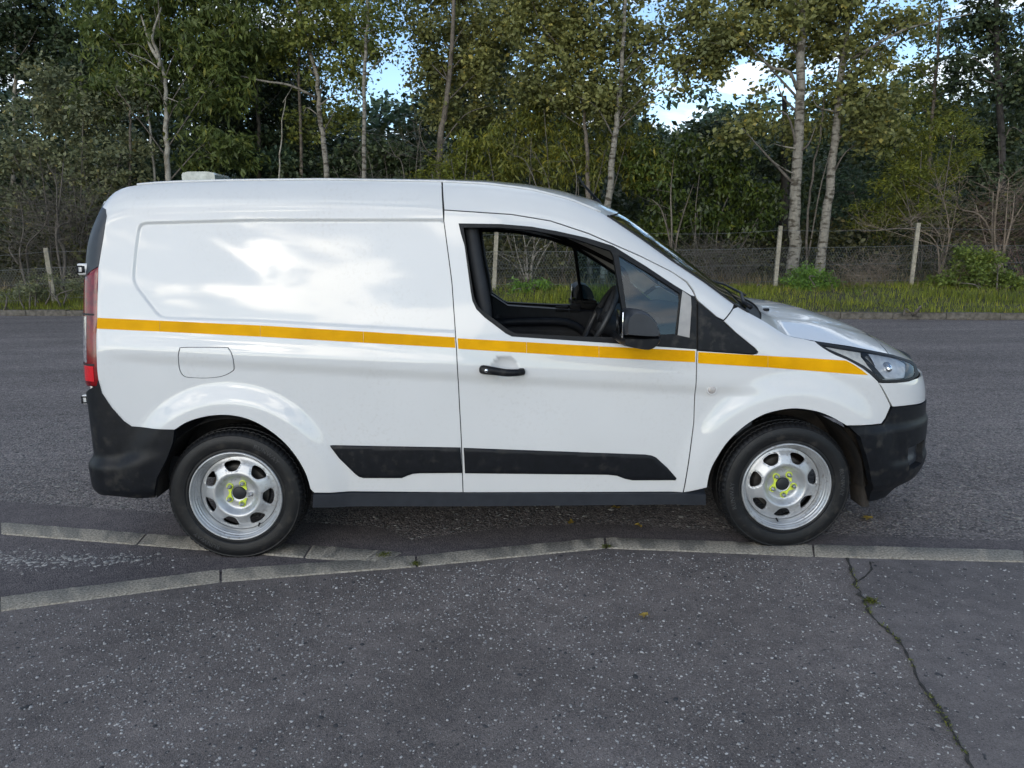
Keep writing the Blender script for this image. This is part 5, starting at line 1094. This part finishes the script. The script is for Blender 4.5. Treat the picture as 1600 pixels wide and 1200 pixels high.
# ------------------------------------------------------------------ masses nobody could count
def mass(name, label, m, n, xr, yr, ztop_pts, size, zlow=.4, aspect=.6, droop=.2, cat=None):
    T0 = []; k_ = n//45; x = rng.uniform(*xr, k_); y = rng.uniform(*yr, k_); zt_ = np.interp(x, *zip(*ztop_pts)); z = ground_z(x, y)+zlow+rng.uniform(0, 1, k_)**.75*np.maximum(zt_-zlow-.5, .2)
    c = np.stack([x, y, z], 1)[rng.integers(0, k_, n)]+rng.normal(0, 1, (n, 3))*np.array([.33, .33, .24]); V, F = leaf_quads(c, size, aspect, droop)
    o = kind(obj(name, V, F, m), 'stuff'); tag(o, label, 'woodland' if cat is None else cat); return o
def outline(pts, y): return [(float(aty(a, b, y)[0]), float(aty(a, b, y)[2])) for a, b in pts]
OUT1 = outline([(-300, 60), (0, 50), (130, 70), (250, 80), (400, 80), (500, 150), (545, 230), (640, 228), (700, 165), (900, 175), (980, 225), (1040, 262), (1110, 235), (1170, 228), (1250, 215), (1330, 185), (1400, 190), (1500, 185), (1600, 120), (1900, 120)], 24)
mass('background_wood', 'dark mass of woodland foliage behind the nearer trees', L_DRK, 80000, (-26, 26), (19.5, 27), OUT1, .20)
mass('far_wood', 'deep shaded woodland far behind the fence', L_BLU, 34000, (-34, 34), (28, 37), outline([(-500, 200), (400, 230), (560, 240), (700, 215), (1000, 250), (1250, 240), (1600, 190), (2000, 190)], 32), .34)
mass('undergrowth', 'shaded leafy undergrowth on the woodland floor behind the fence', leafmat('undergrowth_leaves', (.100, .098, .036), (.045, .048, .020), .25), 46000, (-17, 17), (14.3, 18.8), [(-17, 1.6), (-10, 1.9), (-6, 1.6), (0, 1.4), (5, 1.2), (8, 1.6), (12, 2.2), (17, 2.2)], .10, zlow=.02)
# dim trees standing in the background wood
for i, px in enumerate((130, 335, 460, 720, 790, 1120, 1400)):
    yy = 19.5+(i*7 % 5); top_ = (90, 60, 120, 120, 60, 190, 150)[i]
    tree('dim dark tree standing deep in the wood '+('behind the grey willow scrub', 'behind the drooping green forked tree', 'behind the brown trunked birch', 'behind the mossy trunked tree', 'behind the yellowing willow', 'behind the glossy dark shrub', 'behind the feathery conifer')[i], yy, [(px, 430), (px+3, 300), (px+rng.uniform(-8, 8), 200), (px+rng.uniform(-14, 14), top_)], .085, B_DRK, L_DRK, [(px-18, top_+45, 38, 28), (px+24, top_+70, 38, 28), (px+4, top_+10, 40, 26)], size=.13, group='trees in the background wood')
# grass on the verge
def grass(name, label, n, m, hfun, keep, x0=-15, x1=15, w_=.0045):
    x = rng.uniform(x0, x1, n); t = rng.uniform(0, 1, n); y = fky(x)+.12+t*(14.6-fky(x)-.12); P = np.stack([x, y], 1); k_ = keep(x, y, t); x, y, t = x[k_], y[k_], t[k_]; n = len(x)
    h = hfun(x, y, t)*rng.uniform(.5, 1.35, n); a = rng.uniform(0, 2*np.pi, n); d = np.stack([np.cos(a), np.sin(a), 0*a], 1); s = np.stack([-np.sin(a), np.cos(a), 0*a], 1)*(w_*rng.uniform(.7, 1.5, n))[:, None]
    b = np.stack([x, y, ground_z(x, y)-.015], 1); ln = rng.uniform(.2, 1.1, n)[:, None]; up = np.array([0, 0, 1.])
    m1 = b+up*(h*.6)[:, None]+d*ln*(h*.3)[:, None]; tp = b+up*(h*(1-.35*ln[:, 0]))[:, None]+d*ln*h[:, None]*.95
    V = np.stack([b-s, b+s, m1+s*.8, m1-s*.8, tp+s*.12, tp-s*.12], 1).reshape(-1, 3); i = np.arange(n)[:, None]*6; F = np.concatenate([i+np.array([[0, 1, 2, 3]]), i+np.array([[3, 2, 4, 5]])], 0)
    return tag(kind(obj(name, V, F, m), 'stuff'), label, 'grass')
_ph1, _ph2 = 1.7, 4.1
patch = lambda x, y: .5+.5*np.sin(x*1.1+_ph1+1.4*np.sin(y*1.7))*np.cos(y*1.9+x*.6+_ph2)
grass('grass', 'green grass growing on the verge beyond the road', 95000, leafmat('grass_blades', (.36, .40, .060), (.18, .21, .035), .4), lambda x, y, t: .04+.085*np.exp(-((t-.35)/.28)**2)*(.5+patch(x, y))+.03, lambda x, y, t: (t < .86) & (rng.uniform(0, 1, len(x)) < .22+.78*patch(x, y)))
grass('dead_grass', 'straw coloured dead grass below the fence netting', 20000, leafmat('dead_grass_blades', (.34, .27, .15), (.17, .13, .075), .3), lambda x, y, t: .10+.22*sm(.4, .9, t), lambda x, y, t: (rng.uniform(0, 1, len(x)) < .1+.9*sm(.45, .85, t)*(1.1-patch(x*1.3, y))))
# leaf litter along the far kerb
n = 2600; x = rng.uniform(-14, 14, n); C = np.stack([x, fky(x)+rng.normal(.02, .07, n), np.where(rng.uniform(0, 1, n) < .5, .12, .008)], 1); C[:, 2] = np.where(C[:, 1] > fky(x), .118, .006)
V, F = leaf_quads(C, .05, .7, 0.); V[:, 2] = np.repeat(C[:, 2], 4)+np.abs(V[:, 2]-np.repeat(C[:, 2], 4))*.25
tag(kind(obj('leaf_litter', V, F, leafmat('litter_leaves', (.24, .17, .09), (.08, .06, .04), .1)), 'stuff'), 'brown leaf litter lying along the far kerb', 'leaf litter')
# moss in the pavement crack and the kerb joints
i = rng.integers(4, len(cr)-1, 1500); i = i[(np.sin(i*.35)+np.sin(i*.9) > -.1)]; C = np.concatenate([np.stack([cr[i, 0], cr[i, 1]], 1)+rng.normal(0, .006, (len(i), 2)), atz(1360, 943)[:2]+rng.normal(0, .012, (260, 2)), atz(600, 870)[:2]+rng.normal(0, .015, (160, 2)), atz(650, 884)[:2]+rng.normal(0, .01, (140, 2)), atz(948, 857)[:2]+rng.normal(0, .012, (120, 2))])
V, F = leaf_quads(np.concatenate([C, np.full((len(C), 1), .010)], 1), .011, .35, -.5); V[:, 2] = np.maximum(V[:, 2], .008)
tag(kind(obj('moss', V, F, leafmat('moss_tufts', (.15, .17, .03), (.07, .075, .025), .2)), 'stuff'), 'yellow green moss growing in the pavement crack', 'moss')
# ------------------------------------------------------------------ fallen leaves
LF = leafmat('fallen_leaf', (.42, .29, .06), (.36, .24, .05), .15)
def fallen(px, py, r, label, rz, z=.012, group=None):
    c = atz(px, py, z); a = np.linspace(0, 2*np.pi, 15)[:-1]; rr = r*(1+.38*np.sign(np.sin(a*5))*np.abs(np.sin(a*2.5))**.5)*(.9+.2*rng.uniform(size=14)); V = [(0, 0, .002)]+[(q*math.cos(t)*1.2, q*math.sin(t), .002+.010*abs(math.sin(t*1.5+rz))) for q, t in zip(rr, a)]
    V = np.array(V); R2 = np.array([[math.cos(rz), -math.sin(rz)], [math.sin(rz), math.cos(rz)]]); V[:, :2] = V[:, :2]@R2.T; root = empty('fallen_leaf', c); tag(root, label, 'leaf', group)
    obj('blade', V+c, [(0, i+1, (i+1) % 14+1) for i in range(14)], LF, root); s = np.array([math.cos(rz+.4), math.sin(rz+.4), 0]); MB().tube([c+s*r*.3+np.array([0, 0, .004]), c+s*r*1.7+np.array([0, 0, .003])], .0012, 4).build('stalk', B_TWG, root)
fallen(1007, 963, .015, 'small pale yellow leaf lying alone on the speckled pavement', .4)
fallen(892, 817, .020, 'yellow lobed leaf on the road under the front door', 1.2, .004, )
fallen(998, 822, .017, 'yellow leaf on the road below the front end of the side moulding', 2.2, .004)
fallen(1356, 811, .024, 'flat yellow leaf on the road beside the front mud flap', .1, .004)
fallen(962, 794, .018, 'dull yellow leaf in the shade under the sill', 2.8, .004)
